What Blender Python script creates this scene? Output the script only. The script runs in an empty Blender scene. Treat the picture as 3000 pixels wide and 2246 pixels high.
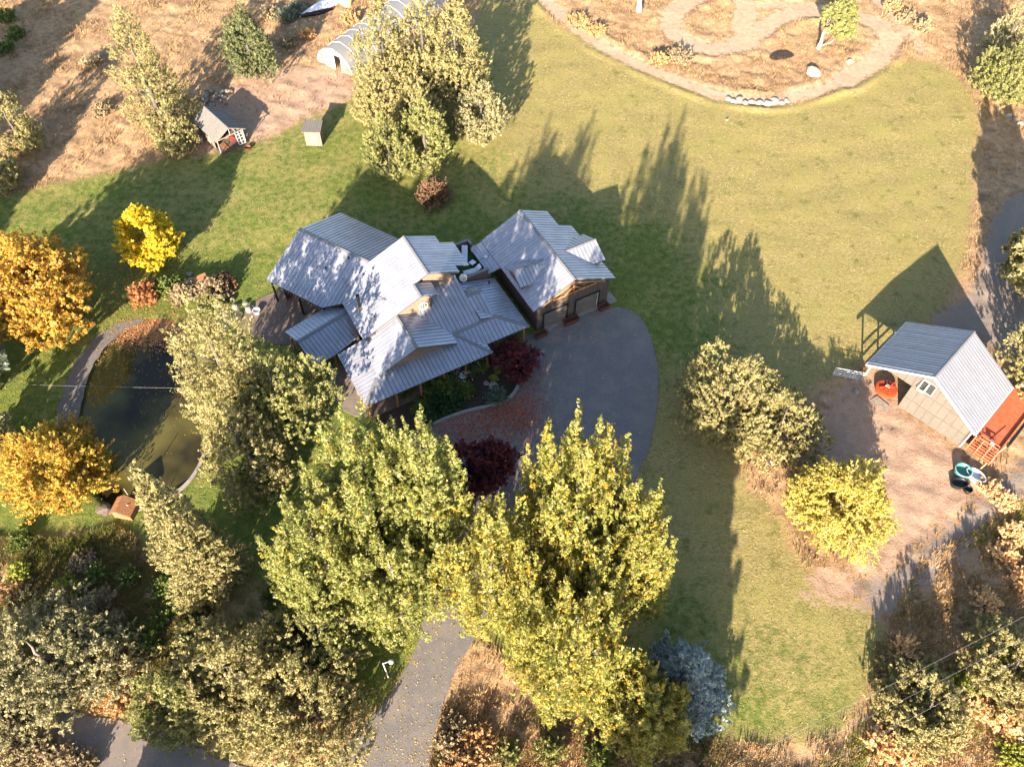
import bpy, bmesh, math, random
import numpy as np
from mathutils import Vector, Matrix
from mathutils.geometry import tessellate_polygon

# ------------------------------------------------------------------ camera, sky, sun, exposure
SC = bpy.context.scene
COL = SC.collection
FPX, PITCH, ROLL, CAMH = 2400.0, math.radians(54.07), math.radians(0.814), 65.0
SUN_AZ, SUN_EL = math.radians(75.5), math.radians(19.2)      # shadows run towards SUN_AZ

cd = bpy.data.cameras.new('camera'); cam = bpy.data.objects.new('camera', cd); COL.objects.link(cam)
cd.sensor_width = 36.0; cd.lens = FPX / 3000.0 * 36.0; cd.clip_start = 0.5; cd.clip_end = 9000
fw = Vector((0, math.cos(PITCH), -math.sin(PITCH))); up = Vector((0, math.sin(PITCH), math.cos(PITCH))); rt = Vector((1, 0, 0))
cr, sr = math.cos(ROLL), math.sin(ROLL)
rt2 = rt * cr + up * sr; up2 = up * cr - rt * sr
cam.matrix_world = Matrix(((rt2.x, up2.x, -fw.x, 0), (rt2.y, up2.y, -fw.y, 0), (rt2.z, up2.z, -fw.z, CAMH), (0, 0, 0, 1)))
SC.camera = cam

w = bpy.data.worlds.new('World'); SC.world = w; w.use_nodes = True
wn = w.node_tree.nodes; wl = w.node_tree.links; wn.clear()
sky = wn.new('ShaderNodeTexSky'); sky.sky_type = 'NISHITA'; sky.sun_disc = False
sky.sun_elevation = SUN_EL; sky.sun_rotation = math.atan2(-math.cos(SUN_AZ), -math.sin(SUN_AZ))
bg = wn.new('ShaderNodeBackground'); bg.inputs[1].default_value = 0.08
wo = wn.new('ShaderNodeOutputWorld'); wl.new(sky.outputs[0], bg.inputs[0]); wl.new(bg.outputs[0], wo.inputs[0])

sd_ = bpy.data.lights.new('sun', 'SUN'); sun = bpy.data.objects.new('sun', sd_); COL.objects.link(sun)
sd_.energy = 5.0; sd_.angle = math.radians(0.5); sd_.color = (1.0, 0.86, 0.68)
sdir = Vector((math.cos(SUN_AZ) * math.cos(SUN_EL), math.sin(SUN_AZ) * math.cos(SUN_EL), -math.sin(SUN_EL)))
sun.rotation_euler = sdir.to_track_quat('-Z', 'Y').to_euler(); sun.location = (0, 0, 90)
SC.view_settings.view_transform = 'Standard'; SC.view_settings.look = 'None'
SC.view_settings.gamma = 1.0; SC.view_settings.exposure = 2.5
SC.view_settings.use_curve_mapping = False

# ------------------------------------------------------------------ survey: where a point seen in the photograph lies at a given height
def ray(px, py):
    X = (px - 1500) / FPX; Y = (py - 1123) / FPX
    X, Y = cr * X + sr * Y, -sr * X + cr * Y
    return (X, math.cos(PITCH) - Y * math.sin(PITCH), -math.sin(PITCH) - Y * math.cos(PITCH))
def G(px, py, h=0.0):
    d = ray(px, py); t = (CAMH - h) / -d[2]
    return Vector((d[0] * t, d[1] * t, h))
def G2(px, py, h=0.0):
    g = G(px, py, h); return (g.x, g.y)

# ------------------------------------------------------------------ landmarks used to word labels
MARKS = [((592, 835), 'the wooden box'), ((754, 918), 'the white pot by the patio'), ((540, 870), 'the dried brown shrub'), ((720, 960), 'the brown patio'), ((500, 850), 'the green shrub beside the coral one'), ((560, 990), 'the leaf-covered pond end'), ((2110, 262), 'the left end of the stone bank'), ((2330, 262), 'the right end of the stone bank'), ((2220, 250), 'the inner track loop'), ((2960, 300), 'the right-hand juniper trunk'), ((3000, 380), 'the right edge shade'), ((30, 2100), 'the road bend'), ((100, 2240), 'the lower left corner'),((110, 1390), 'the round orange-yellow tree'), ((370, 1500), 'the cedar hut'), ((240, 1780), 'the plank footbridge'), ((150, 1900), 'the silvery Russian olive'), ((560, 1640), 'the slim pointed spruce'), ((700, 2000), 'the huge spreading juniper'), ((480, 2200), 'the road'), ((1138, 1960), 'the lamp post'), ((830, 1700), 'the left poplars'),
    ((1450, 2050), 'the golden-green poplar'), ((2000, 2000), 'the blue spruce'), ((2700, 2040), 'the juniper under the wires'), ((2930, 1930), 'the lower right edge juniper'), ((2450, 1500), 'the willow'), ((2815, 1386), 'the teal stock tank'), ((2870, 1560), 'the gravel road bend'), ((2570, 2130), 'the short cut log'),
    ((60, 90), 'the top left corner'), ((940, 25), 'the white tarpaulin'), ((350, 250), 'the tall straggly juniper'), ((2400, 90), 'the small white-trunked tree'), ((1872, 20), 'the bare pale trunk'), ((2690, 40), 'the outer bend of the track'), ((1000, 120), 'the greenhouse end'), ((2900, 2200), 'the lower right corner')]
USED = {}
def where(px, py, stem):
    L_ = sorted(MARKS, key=lambda m_: (m_[0][0] - px) ** 2 + (m_[0][1] - py) ** 2)
    for m_ in L_[:5]:
        dx, dy = px - m_[0][0], py - m_[0][1]; ds_ = 'right of' if dx > abs(dy) * 1.2 else 'left of' if -dx > abs(dy) * 1.2 else 'below' if dy > 0 else 'above'
        q = '%s %s %s' % (stem, ds_, m_[1])
        if q not in USED: USED[q] = 1; return q
    q = '%s between %s and %s' % (stem, L_[0][1], L_[1][1])
    USED[q] = USED.get(q, 0) + 1
    return q if USED[q] == 1 else q + ', lower one'

# ------------------------------------------------------------------ bookkeeping
def tag(o, label=None, cat=None, group=None, kind=None):
    if label: o['label'] = label
    if cat: o['category'] = cat
    if group: o['group'] = group
    if kind: o['kind'] = kind
    return o
def empty(name, loc, label, cat, group=None, rz=0.0):
    o = bpy.data.objects.new(name, None); COL.objects.link(o); o.location = loc; o.rotation_euler[2] = rz
    o.empty_display_size = 0.3
    return tag(o, label, cat, group)
def link(name, me, mat=None, parent=None, world=True):
    o = bpy.data.objects.new(name, me); COL.objects.link(o)
    if mat is not None and len(me.materials) == 0: me.materials.append(mat)
    if parent is not None:
        o.parent = parent
        if world: o.matrix_parent_inverse = pmat(parent).inverted()
    return o
def pmat(o):
    m = Matrix.LocRotScale(o.location, o.rotation_euler, None)
    if o.parent: m = pmat(o.parent) @ o.matrix_parent_inverse @ m
    return m

class MB:
    def __init__(s): s.v = []; s.f = []
    def add(s, vs, fs):
        b = len(s.v); s.v += [tuple(p) for p in vs]; s.f += [tuple(b + i for i in f) for f in fs]; return s
    def box(s, c, sz, rz=0.0, M=None):
        x, y, z = sz[0] / 2, sz[1] / 2, sz[2] / 2
        P = [(-x, -y, -z), (x, -y, -z), (x, y, -z), (-x, y, -z), (-x, -y, z), (x, -y, z), (x, y, z), (-x, y, z)]
        R = Matrix.Rotation(rz, 3, 'Z') if M is None else M
        P = [R @ Vector(p) + Vector(c) for p in P]
        return s.add(P, [(3, 2, 1, 0), (4, 5, 6, 7), (0, 1, 5, 4), (1, 2, 6, 5), (2, 3, 7, 6), (3, 0, 4, 7)])
    def prism(s, pts, off):       # polygon pts extruded by vector off
        n = len(pts); off = Vector(off); P = [Vector(p) for p in pts]; Q = [p + off for p in P]
        f = [tuple(range(n))[::-1], tuple(range(n, 2 * n))] + [(i, (i + 1) % n, n + (i + 1) % n, n + i) for i in range(n)]
        return s.add(P + Q, f)
    def bar(s, a, b, wd, hg=None):
        a = Vector(a); b = Vector(b); d = b - a; hg = hg or wd
        if d.length < 1e-6: return s
        z = d.normalized(); x = z.cross(Vector((0, 0, 1)))
        x = Vector((1, 0, 0)) if x.length < 1e-4 else x.normalized()
        y = x.cross(z).normalized()
        c = [a + x * wd / 2 * i + y * hg / 2 * j for i, j in ((-1, -1), (1, -1), (1, 1), (-1, 1))]
        return s.add(c + [p + d for p in c], [(3, 2, 1, 0), (4, 5, 6, 7), (0, 1, 5, 4), (1, 2, 6, 5), (2, 3, 7, 6), (3, 0, 4, 7)])
    def tube(s, pts, rad, seg=7, closed=True):
        pts = [Vector(p) for p in pts]; n = len(pts)
        rad = rad if hasattr(rad, '__len__') else [rad] * n
        b = len(s.v)
        for i, p in enumerate(pts):
            d = (pts[min(i + 1, n - 1)] - pts[max(i - 1, 0)]).normalized()
            x = d.cross(Vector((0.13, 0.21, 0.97)));  x = Vector((1, 0, 0)) if x.length < 1e-3 else x.normalized()
            y = d.cross(x)
            for k in range(seg):
                a = 2 * math.pi * k / seg
                s.v.append(tuple(p + (x * math.cos(a) + y * math.sin(a)) * rad[i]))
        for i in range(n - 1):
            for k in range(seg):
                k2 = (k + 1) % seg
                s.f.append((b + i * seg + k, b + i * seg + k2, b + (i + 1) * seg + k2, b + (i + 1) * seg + k))
        if closed:
            s.f.append(tuple(b + k for k in range(seg))[::-1]); s.f.append(tuple(b + (n - 1) * seg + k for k in range(seg)))
        return s
    def lathe(s, prof, c=(0, 0, 0), seg=16, sx=1, sy=1, rz=0):
        b = len(s.v)
        for r, z in prof:
            for k in range(seg):
                a = 2 * math.pi * k / seg; x, y = r * math.cos(a) * sx, r * math.sin(a) * sy
                s.v.append((c[0] + x * math.cos(rz) - y * math.sin(rz), c[1] + x * math.sin(rz) + y * math.cos(rz), c[2] + z))
        for i in range(len(prof) - 1):
            for k in range(seg):
                k2 = (k + 1) % seg
                s.f.append((b + i * seg + k, b + i * seg + k2, b + (i + 1) * seg + k2, b + (i + 1) * seg + k))
        return s
    def build(s, name, mat, parent=None, smooth=False):
        me = bpy.data.meshes.new(name); me.from_pydata(s.v, [], s.f); me.update()
        if smooth: me.polygons.foreach_set('use_smooth', [True] * len(me.polygons))
        return link(name, me, mat, parent)

# ------------------------------------------------------------------ materials
def nmat(name):
    m = bpy.data.materials.new(name); m.use_nodes = True
    nt = m.node_tree; return m, nt, nt.nodes, nt.links, nt.nodes['Principled BSDF']
def mat(name, col, rough=0.7, metal=0.0, var=0.25, scale=2.0, bump=0.0, bscale=20.0, spec=0.3, detail=6.0):
    m, nt, N, L, p = nmat(name)
    p.inputs['Roughness'].default_value = rough; p.inputs['Metallic'].default_value = metal
    p.inputs['Specular IOR Level'].default_value = spec
    g = N.new('ShaderNodeNewGeometry')
    t = N.new('ShaderNodeTexNoise'); t.inputs['Scale'].default_value = scale; t.inputs['Detail'].default_value = detail
    t.inputs['Roughness'].default_value = 0.65
    L.new(g.outputs['Position'], t.inputs['Vector'])
    mr = N.new('ShaderNodeMapRange'); mr.inputs[1].default_value = 0.3; mr.inputs[2].default_value = 0.7
    mr.inputs[3].default_value = 1 - var; mr.inputs[4].default_value = 1 + var
    L.new(t.outputs[0], mr.inputs[0])
    oi = N.new('ShaderNodeObjectInfo'); mr2 = N.new('ShaderNodeMapRange'); mr2.inputs[3].default_value = 1 - var * 0.3; mr2.inputs[4].default_value = 1 + var * 0.3
    L.new(oi.outputs['Random'], mr2.inputs[0])
    mm = N.new('ShaderNodeMath'); mm.operation = 'MULTIPLY'; L.new(mr.outputs[0], mm.inputs[0]); L.new(mr2.outputs[0], mm.inputs[1])
    v = N.new('ShaderNodeVectorMath'); v.operation = 'SCALE'; v.inputs[0].default_value = col[:3]
    L.new(mm.outputs[0], v.inputs['Scale']); L.new(v.outputs[0], p.inputs['Base Color'])
    if bump:
        t2 = N.new('ShaderNodeTexNoise'); t2.inputs['Scale'].default_value = bscale; t2.inputs['Detail'].default_value = 4
        L.new(g.outputs['Position'], t2.inputs['Vector'])
        b = N.new('ShaderNodeBump'); b.inputs['Strength'].default_value = bump; b.inputs['Distance'].default_value = 0.05
        L.new(t2.outputs[0], b.inputs['Height']); L.new(b.outputs[0], p.inputs['Normal'])
    return m
M = {}
M['roof'] = mat('metal_roof', (0.27, 0.275, 0.32), 0.36, 0.35, 0.16, 0.8, spec=0.4)
M['roof_trim'] = mat('roof_trim', (0.14, 0.14, 0.155), 0.55, 0.2, 0.12, 3)
M['seam'] = mat('seam_dark_joint', (0.075, 0.075, 0.085), 0.7, 0, 0.15, 3)  # dark deck colour showing in the joints between roof sheets
M['barn_roof'] = mat('barn_roof', (0.19, 0.195, 0.225), 0.40, 0.3, 0.08, 1.0, spec=0.4)
M['white_trim'] = mat('white_trim', (0.42, 0.41, 0.40), 0.6, 0, 0.08)
M['stucco'] = mat('stucco', (0.19, 0.135, 0.098), 0.9, 0, 0.12, 4, 0.2)
M['siding'] = mat('dark_siding', (0.085, 0.062, 0.052), 0.85, 0, 0.3, 6, 0.3, 30)
M['door'] = mat('garage_door', (0.12, 0.10, 0.088), 0.6, 0, 0.15, 5)
M['dark'] = mat('dark_trim', (0.02, 0.018, 0.017), 0.6, 0, 0.2)
M['black'] = mat('black_metal', (0.012, 0.012, 0.013), 0.45, 0.2, 0.2)
M['log'] = mat('log_timber', (0.25, 0.125, 0.05), 0.7, 0, 0.3, 6, 0.2)
M['barn_wall'] = mat('barn_panel', (0.105, 0.092, 0.078), 0.75, 0, 0.12, 3)
M['glass'] = mat('window_glass', (0.03, 0.035, 0.035), 0.12, 0, 0.2, 3, spec=0.6)
M['wood'] = mat('cedar_boards', (0.25, 0.115, 0.05), 0.8, 0, 0.3, 7, 0.3, 40)
M['grey_wood'] = mat('weathered_wood', (0.27, 0.235, 0.20), 0.85, 0, 0.3, 7, 0.3, 40)
M['concrete'] = mat('concrete', (0.19, 0.165, 0.145), 0.9, 0, 0.18, 2, 0.2)
M['kerb'] = mat('kerb_concrete', (0.21, 0.19, 0.175), 0.9, 0, 0.2, 4, 0.2)
M['bright_orange'] = mat('bright_orange_paint', (0.36, 0.045, 0.015), 0.5, 0, 0.2, 4)
M['poplar_bark'] = mat('poplar_bark', (0.17, 0.15, 0.12), 0.85, 0, 0.25, 5)
M['rust'] = mat('rusty_steel', (0.12, 0.04, 0.025), 0.75, 0.2, 0.35, 8)
M['orange'] = mat('orange_paint', (0.36, 0.088, 0.040), 0.5, 0, 0.25, 2.5)
M['orange2'] = mat('orange_paint_faded', (0.38, 0.105, 0.052), 0.55, 0, 0.22, 5)
M['rock'] = mat('rock', (0.19, 0.16, 0.135), 0.9, 0, 0.35, 3, 0.4, 8)
M['bark'] = mat('bark', (0.17, 0.125, 0.10), 0.9, 0, 0.35, 5, 0.4, 15)
M['pale_bark'] = mat('pale_bark', (0.27, 0.23, 0.19), 0.85, 0, 0.2, 5, 0.3, 15)
M['grey_bark'] = mat('grey_bark', (0.085, 0.072, 0.062), 0.85, 0, 0.25, 5, 0.3, 15)
M['galv'] = mat('galvanised_steel', (0.45, 0.46, 0.47), 0.4, 0.6, 0.15)
M['teal'] = mat('teal_plastic', (0.06, 0.22, 0.20), 0.4, 0, 0.2)
M['wire'] = mat('aluminium_wire', (0.30, 0.30, 0.30), 0.5, 0.3, 0.1)
M['cushion'] = mat('pale_sling', (0.55, 0.56, 0.60), 0.8, 0, 0.08)
M['turf'] = mat('artificial_turf', (0.02, 0.055, 0.02), 0.95, 0, 0.3, 10)
M['soil'] = mat('mulch', (0.035, 0.022, 0.016), 0.95, 0, 0.5, 6, 0.8, 15)
M['red'] = mat('red_paint', (0.13, 0.03, 0.025), 0.6)
M['shingle'] = mat('grey_brown_roof', (0.13, 0.12, 0.11), 0.85, 0, 0.2, 5)
M['tan'] = mat('tan_panel', (0.15, 0.12, 0.10), 0.8, 0, 0.1, 3)
M['yellow_pole'] = mat('yellow_pole', (0.50, 0.40, 0.18), 0.8, 0, 0.2)

def poly_mat():
    m, nt, N, L, p = nmat('plastic_sheeting')
    p.inputs['Base Color'].default_value = (0.26, 0.27, 0.28, 1); p.inputs['Roughness'].default_value = 0.45
    tr = N.new('ShaderNodeBsdfTransparent'); tl = N.new('ShaderNodeBsdfTranslucent'); tl.inputs[0].default_value = (0.7, 0.7, 0.7, 1)
    a = N.new('ShaderNodeMixShader'); a.inputs[0].default_value = 0.35
    b = N.new('ShaderNodeMixShader'); b.inputs[0].default_value = 0.22
    out = N['Material Output']
    L.new(p.outputs[0], a.inputs[1]); L.new(tl.outputs[0], a.inputs[2]); L.new(a.outputs[0], b.inputs[1]); L.new(tr.outputs[0], b.inputs[2]); L.new(b.outputs[0], out.inputs[0])
    return m
M['poly'] = poly_mat()
M['film'] = M['poly']

def leaf_mat(name, rough=0.55, trans=0.42):
    m, nt, N, L, p = nmat(name)
    at = N.new('ShaderNodeAttribute'); at.attribute_name = 'tint'
    p.inputs['Roughness'].default_value = rough; p.inputs['Specular IOR Level'].default_value = 0.35
    L.new(at.outputs['Color'], p.inputs['Base Color'])
    tl = N.new('ShaderNodeBsdfTranslucent'); L.new(at.outputs['Color'], tl.inputs[0])
    mx = N.new('ShaderNodeMixShader'); mx.inputs[0].default_value = trans
    L.new(p.outputs[0], mx.inputs[1]); L.new(tl.outputs[0], mx.inputs[2]); L.new(mx.outputs[0], N['Material Output'].inputs[0])
    return m
M['leaf'] = leaf_mat('foliage'); M['needle'] = leaf_mat('needle_foliage', 0.7, 0.38); M['glossy_leaf'] = leaf_mat('glossy_foliage', 0.42, 0.45)

# ------------------------------------------------------------------ terrain
def resample(pts, step, closed=True):
    out = []; n = len(pts)
    for i in range(n if closed else n - 1):
        a = Vector(pts[i]); b = Vector(pts[(i + 1) % n]); k = max(1, int((b - a).length / step))
        for j in range(k): out.append(a.lerp(b, j / k))
    if not closed: out.append(Vector(pts[-1]))
    return out
def smooth_poly(pts, it=2, closed=True):
    pts = [Vector(p) for p in pts]
    for _ in range(it):
        q = []; n = len(pts)
        rng_ = range(n) if closed else range(n - 1)
        if not closed: q.append(pts[0])
        for i in rng_:
            a, b = pts[i], pts[(i + 1) % n]; q += [a.lerp(b, .25), a.lerp(b, .75)]
        if not closed: q.append(pts[-1])
        pts = q
    return pts
def W(pxs, z=0.0): return [Vector(G2(x, y, z)) for x, y in pxs]
def sdist(P, poly):                      # + inside, - outside
    X = P[:, 0]; Y = P[:, 1]; best = np.full(len(P), 1e9); ins = np.zeros(len(P), bool); n = len(poly)
    for i in range(n):
        ax, ay = poly[i]; bx, by = poly[(i + 1) % n]; dx, dy = bx - ax, by - ay
        t = np.clip(((X - ax) * dx + (Y - ay) * dy) / (dx * dx + dy * dy + 1e-12), 0, 1)
        best = np.minimum(best, np.hypot(X - ax - t * dx, Y - ay - t * dy))
        c = (ay > Y) != (by > Y)
        with np.errstate(divide='ignore', invalid='ignore'):
            xi = ax + (Y - ay) * dx / (by - ay if by != ay else 1e-9)
        ins ^= c & (X < xi)
    return np.where(ins, best, -best)
def pdist(P, line):
    X = P[:, 0]; Y = P[:, 1]; best = np.full(len(P), 1e9)
    for i in range(len(line) - 1):
        ax, ay = line[i]; bx, by = line[i + 1]; dx, dy = bx - ax, by - ay
        t = np.clip(((X - ax) * dx + (Y - ay) * dy) / (dx * dx + dy * dy + 1e-12), 0, 1)
        best = np.minimum(best, np.hypot(X - ax - t * dx, Y - ay - t * dy))
    return best
def vnoise(P, s, seed=0):                # cheap smooth noise in about -1..1
    r = np.random.RandomState(seed); v = np.zeros(len(P)); 
    for k in range(7):
        a = r.rand() * 6.28; f = s * (0.6 + 0.9 * r.rand()); q = P[:, 0] * math.cos(a) * f + P[:, 1] * math.sin(a) * f
        a2 = a + 1.2 + r.rand(); q2 = P[:, 0] * math.cos(a2) * f * .8 + P[:, 1] * math.sin(a2) * f * .8
        v += np.sin(q + r.rand() * 6.28 + 1.5 * np.sin(q2 + r.rand() * 6.28))
    return v / 4.0

LAWN = smooth_poly(W([(-200, 640), (-60, 590), (100, 548), (250, 520), (450, 478), (600, 440), (700, 420), (820, 385), (900, 335), (1010, 290), (1180, 240), (1330, 190), (1400, 60), (1410, -120),
    (1540, -100), (1600, 50), (1680, 95), (1780, 150), (1880, 205), (1980, 245), (2110, 300), (2300, 318), (2480, 262), (2600, 180), (2740, 170), (2830, 240), (2870, 330), (2860, 450), (2850, 620), (2830, 780), (2760, 920), (2640, 1010), (2530, 1075),
    (2440, 1110), (2350, 1150), (2320, 1290), (2200, 1330), (2160, 1400), (2290, 1500), (2330, 1620), (2440, 1720), (2600, 1800), (2600, 1950), (2500, 2090), (2440, 2170), (2080, 2180), (1880, 2170), (1650, 2100), (1500, 1900), (1260, 1850), (1190, 1990), (1080, 2110), (1000, 2080),
    (900, 1900), (800, 1700), (620, 1740), (500, 1640), (350, 1570), (180, 1560), (-60, 1640), (-300, 1600)]), 1)
DIRT1 = smooth_poly(W([(620, 300), (700, 230), (850, 190), (1000, 200), (1060, 260), (1000, 310), (880, 350), (800, 400), (700, 425), (640, 440), (560, 470), (580, 380)]), 1)
YARD = smooth_poly(W([(2470, 1120), (2560, 1080), (2640, 1190), (2800, 1310), (2900, 1400), (2830, 1480), (2700, 1600), (2600, 1690), (2500, 1680), (2420, 1480), (2350, 1380), (2360, 1250), (2420, 1180)]), 1)
YARD2 = smooth_poly(W([(2330, 1740), (2420, 1640), (2520, 1690), (2500, 1790), (2400, 1760)]), 1)
TRACKS = [smooth_poly(W(t), 2, False) for t in (
    [(1540, -80), (1610, 20), (1690, 85), (1770, 140), (1860, 185), (1960, 225), (2060, 268), (2150, 290), (2250, 300), (2340, 285), (2420, 258), (2500, 220)],
    [(2470, 238), (2540, 195), (2605, 140), (2600, 90), (2530, 52), (2450, 34), (2350, 36), (2260, 62), (2190, 118), (2110, 148), (2020, 132), (1962, 88), (1975, 30), (2050, -15), (2150, -30), (2195, 20), (2175, 80), (2190, 125)], [(2190, 20), (2300, 15), (2420, 25)],
    [(2560, 170), (2650, 110), (2620, 40), (2540, -20)], [(2600, 40), (2680, 110), (2700, 150)])]
TW = [1.0, 1.55, 0.8, 0.8, 0.5]
POND = smooth_poly(W([(232, 1300), (232, 1200), (250, 1110), (300, 1020), (360, 965), (430, 935), (500, 945), (560, 1000), (590, 1100), (600, 1250), (585, 1370), (530, 1425), (460, 1455), (380, 1490), (300, 1470), (255, 1400)]), 2)
DRIVE = W([(1595, 968), (1790, 893), (1868, 915), (1903, 975), (1926, 1060), (1931, 1130), (1918, 1250), (1885, 1360), (1800, 1500), (1620, 1660), (1440, 1800), (1350, 1930), (1290, 2080), (1250, 2246), (1240, 2420), (880, 2420), (930, 2270), (1040, 2150), (1150, 2030), (1215, 1910), (1245, 1800), (1230, 1600), (1190, 1400), (1235, 1270),
    (1262, 1250), (1300, 1232), (1340, 1217), (1400, 1200), (1440, 1193), (1480, 1180), (1510, 1155), (1524, 1120), (1516, 1092), (1500, 1060), (1515, 1000), (1560, 975)])
ROAD = W([(-250, 1960), (-60, 2010), (110, 2060), (300, 2100), (480, 2150), (620, 2215), (760, 2255), (930, 2275), (880, 2420), (420, 2600), (330, 2330), (150, 2205), (-20, 2170), (-250, 2130)])
EROAD = smooth_poly(W([(3300, 1150), (3040, 1300), (2970, 1370), (2900, 1440), (2820, 1500), (2700, 1610), (2600, 1680), (2520, 1690), (2520, 1760), (2580, 1830), (2680, 1740), (2790, 1680), (2850, 1620), (2910, 1520), (3000, 1440), (3300, 1300)]), 1)
NROAD = smooth_poly(W([(2700, 960), (2780, 900), (2850, 850), (2870, 770), (2900, 650), (2960, 560), (3300, 500), (3300, 1060), (3060, 1090), (2970, 1080), (2880, 990), (2790, 1010)]), 1)
BED = W([(1090, 1250), (1130, 1200), (1250, 1150), (1400, 1075), (1440, 1040), (1470, 1010), (1540, 985), (1540, 1060), (1517, 1092), (1524, 1120), (1510, 1152), (1478, 1176), (1440, 1189), (1400, 1196), (1340, 1213), (1300, 1228), (1262, 1246), (1235, 1266), (1180, 1300)])
PATIO = W([(722, 905), (760, 875), (800, 856), (840, 842), (960, 900), (1000, 960), (900, 1010), (820, 1010), (750, 990), (700, 960)])
WALK = W([(950, 1085), (990, 1055), (1040, 1120), (1105, 1225), (1050, 1225), (990, 1190)])
PATH = smooth_poly(W([(400, 935), (345, 945), (280, 985), (222, 1050), (190, 1130), (165, 1210), (165, 1320), (222, 1310), (235, 1200), (252, 1110), (303, 1022), (362, 968), (432, 938)]), 1)

def gz_fn(P):
    z = 0.05 * vnoise(P, 0.9, 1) + 0.10 * vnoise(P, 0.22, 2)
    flat = np.full(len(P), -1e9)
    for po in (DRIVE, ROAD, PATIO, WALK, BED, PATH, HOUSEPAD, BARNPAD):
        flat = np.maximum(flat, sdist(P, [tuple(q) for q in po]))
    k = np.clip((flat + 1.2) / 1.2, 0, 1); z = z * (1 - k) - 0.05 * k
    s = np.full(len(P), -1e9)
    for tr, tw in zip(TRACKS, TW): s = np.maximum(s, tw - pdist(P, [tuple(q) for q in tr]))
    z += 0.42 * np.exp(-((s + 0.9) / 0.55) ** 2) * (0.5 + 0.5 * np.clip(vnoise(P, .5, 7), -1, 1))        # berms beside the track
    dry = np.clip(-sdist(P, [tuple(q) for q in LAWN]) / 1.0, 0, 1) * np.clip(-s, 0, 1)
    z += dry * (1 - k) * (0.12 * vnoise(P, 1.9, 3) + 0.07 * vnoise(P, 4.2, 4))
    d = sdist(P, [tuple(q) for q in POND])
    z = np.where(d > -0.25, -0.06 + np.minimum(0, -(d + .25) * 1.0), z); z = np.maximum(z, -2.4)
    return z, s, d
HOUSEPAD = []; BARNPAD = []

# ------------------------------------------------------------------ house frame
HA = math.radians(29.44); HO = Vector(G2(1095, 1187)); HU = Vector((math.cos(HA), math.sin(HA))); HV = Vector((-math.sin(HA), math.cos(HA)))
def H(u, v, z=0.0): p = HO + HU * u + HV * v; return Vector((p.x, p.y, z))
WA = math.radians(-30.4); WO = Vector(G2(876, 675, 5.5)); WU = Vector((math.cos(WA), math.sin(WA))); WV = Vector((-math.sin(WA), math.cos(WA)))
def WG(u, v, z=0.0): p = WO + WU * u + WV * v; return Vector((p.x, p.y, z))
XA = math.radians(42.3); XO = Vector(G2(876, 998, 3.5)); XU = Vector((math.cos(XA), math.sin(XA))); XV = Vector((-math.sin(XA), math.cos(XA)))
def XG(u, v, z=0.0): p = XO + XU * u + XV * v; return Vector((p.x, p.y, z))
BA = math.radians(-44.5); BO = Vector(G2(2630, 1189)); BU = Vector((math.cos(BA), math.sin(BA))); BV = Vector((-math.sin(BA), math.cos(BA)))
def BG(u, v, z=0.0): p = BO + BU * u + BV * v; return Vector((p.x, p.y, z))
HOUSEPAD += [H(*q).to_2d() for q in ((-1, -2), (28, -2), (28, 12), (8, 14), (-2, 10))]
BARNPAD += [BG(*q).to_2d() for q in ((-4.6, -.3), (6.6, -.3), (6.6, 7), (-4.6, 7))]

# ------------------------------------------------------------------ ground sheets
def axis(lo, hi, st, far):
    a = list(np.arange(lo, hi + 1e-6, st)); g = st; x = lo; L = []
    while x > -far: g *= 1.6; x -= g; L.append(x)
    g = st; x = a[-1]; R = []
    while x < far: g *= 1.6; x += g; R.append(x)
    return np.array(L[::-1] + a + R)
gx = axis(-84, 84, 0.40, 3000); gy = axis(4, 128, 0.40, 3000)
GX, GY = np.meshgrid(gx, gy); GP = np.stack([GX.ravel(), GY.ravel()], 1)
gz, gsand, gpond = gz_fn(GP)
far = (np.abs(GP[:, 0]) > 90) | (GP[:, 1] > 134) | (GP[:, 1] < -2)
gz = np.where(far, -0.02, gz)
TL = [tuple(q) for q in LAWN]
glawn = sdist(GP, TL); gdirt = np.maximum.reduce([sdist(GP, [tuple(q) for q in D]) for D in (DIRT1, YARD, YARD2, EROAD, NROAD)])
ggrav = np.maximum(sdist(GP, [tuple(q) for q in EROAD]), sdist(GP, [tuple(q) for q in NROAD]))
# how parched the grass is: green by the house and pond, straw-coloured on the open field
gdry = np.clip((GP[:, 0] * 0.75 + (GP[:, 1] - 55) * 0.18 + 7) / 16, 0, 1)
gdry = np.where(GP[:, 0] < 0, np.maximum(gdry, .18 + .25 * np.clip((GP[:, 1] - 60) / 20, 0, 1)), gdry); c1 = np.hypot(GP[:, 0] - 8, (GP[:, 1] - 60) * 0.9); gdry = gdry * np.clip((c1 - 5) / 14, 0.25, 1)
c2 = np.clip((GP[:, 1] - 16) / 14, 0, 1); gdry = np.where(GP[:, 0] > 12, gdry * (0.45 + 0.55 * c2), gdry)
gdry = np.clip(gdry + 0.12 * vnoise(GP, 0.35, 11), 0, 1)
gbrush = np.clip((30 - GP[:, 1]) / 6, 0, 1) * np.clip((-14 - GP[:, 0]) / 6, 0, 1)
NX, NY = len(gx), len(gy)
idx = np.arange(NX * NY).reshape(NY, NX)
quads = np.stack([idx[:-1, :-1], idx[:-1, 1:], idx[1:, 1:], idx[1:, :-1]], -1).reshape(-1, 4)
def mean4(a): return a[quads].mean(1)
ql, qs, qp, qd = mean4(glawn), mean4(gsand), mean4(gpond), mean4(gdirt)
cls = np.zeros(len(quads), int); cls[ql > 0] = 1; cls[(qd > 0) & (ql <= 0)] = 3; cls[qs > 0] = 2
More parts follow.
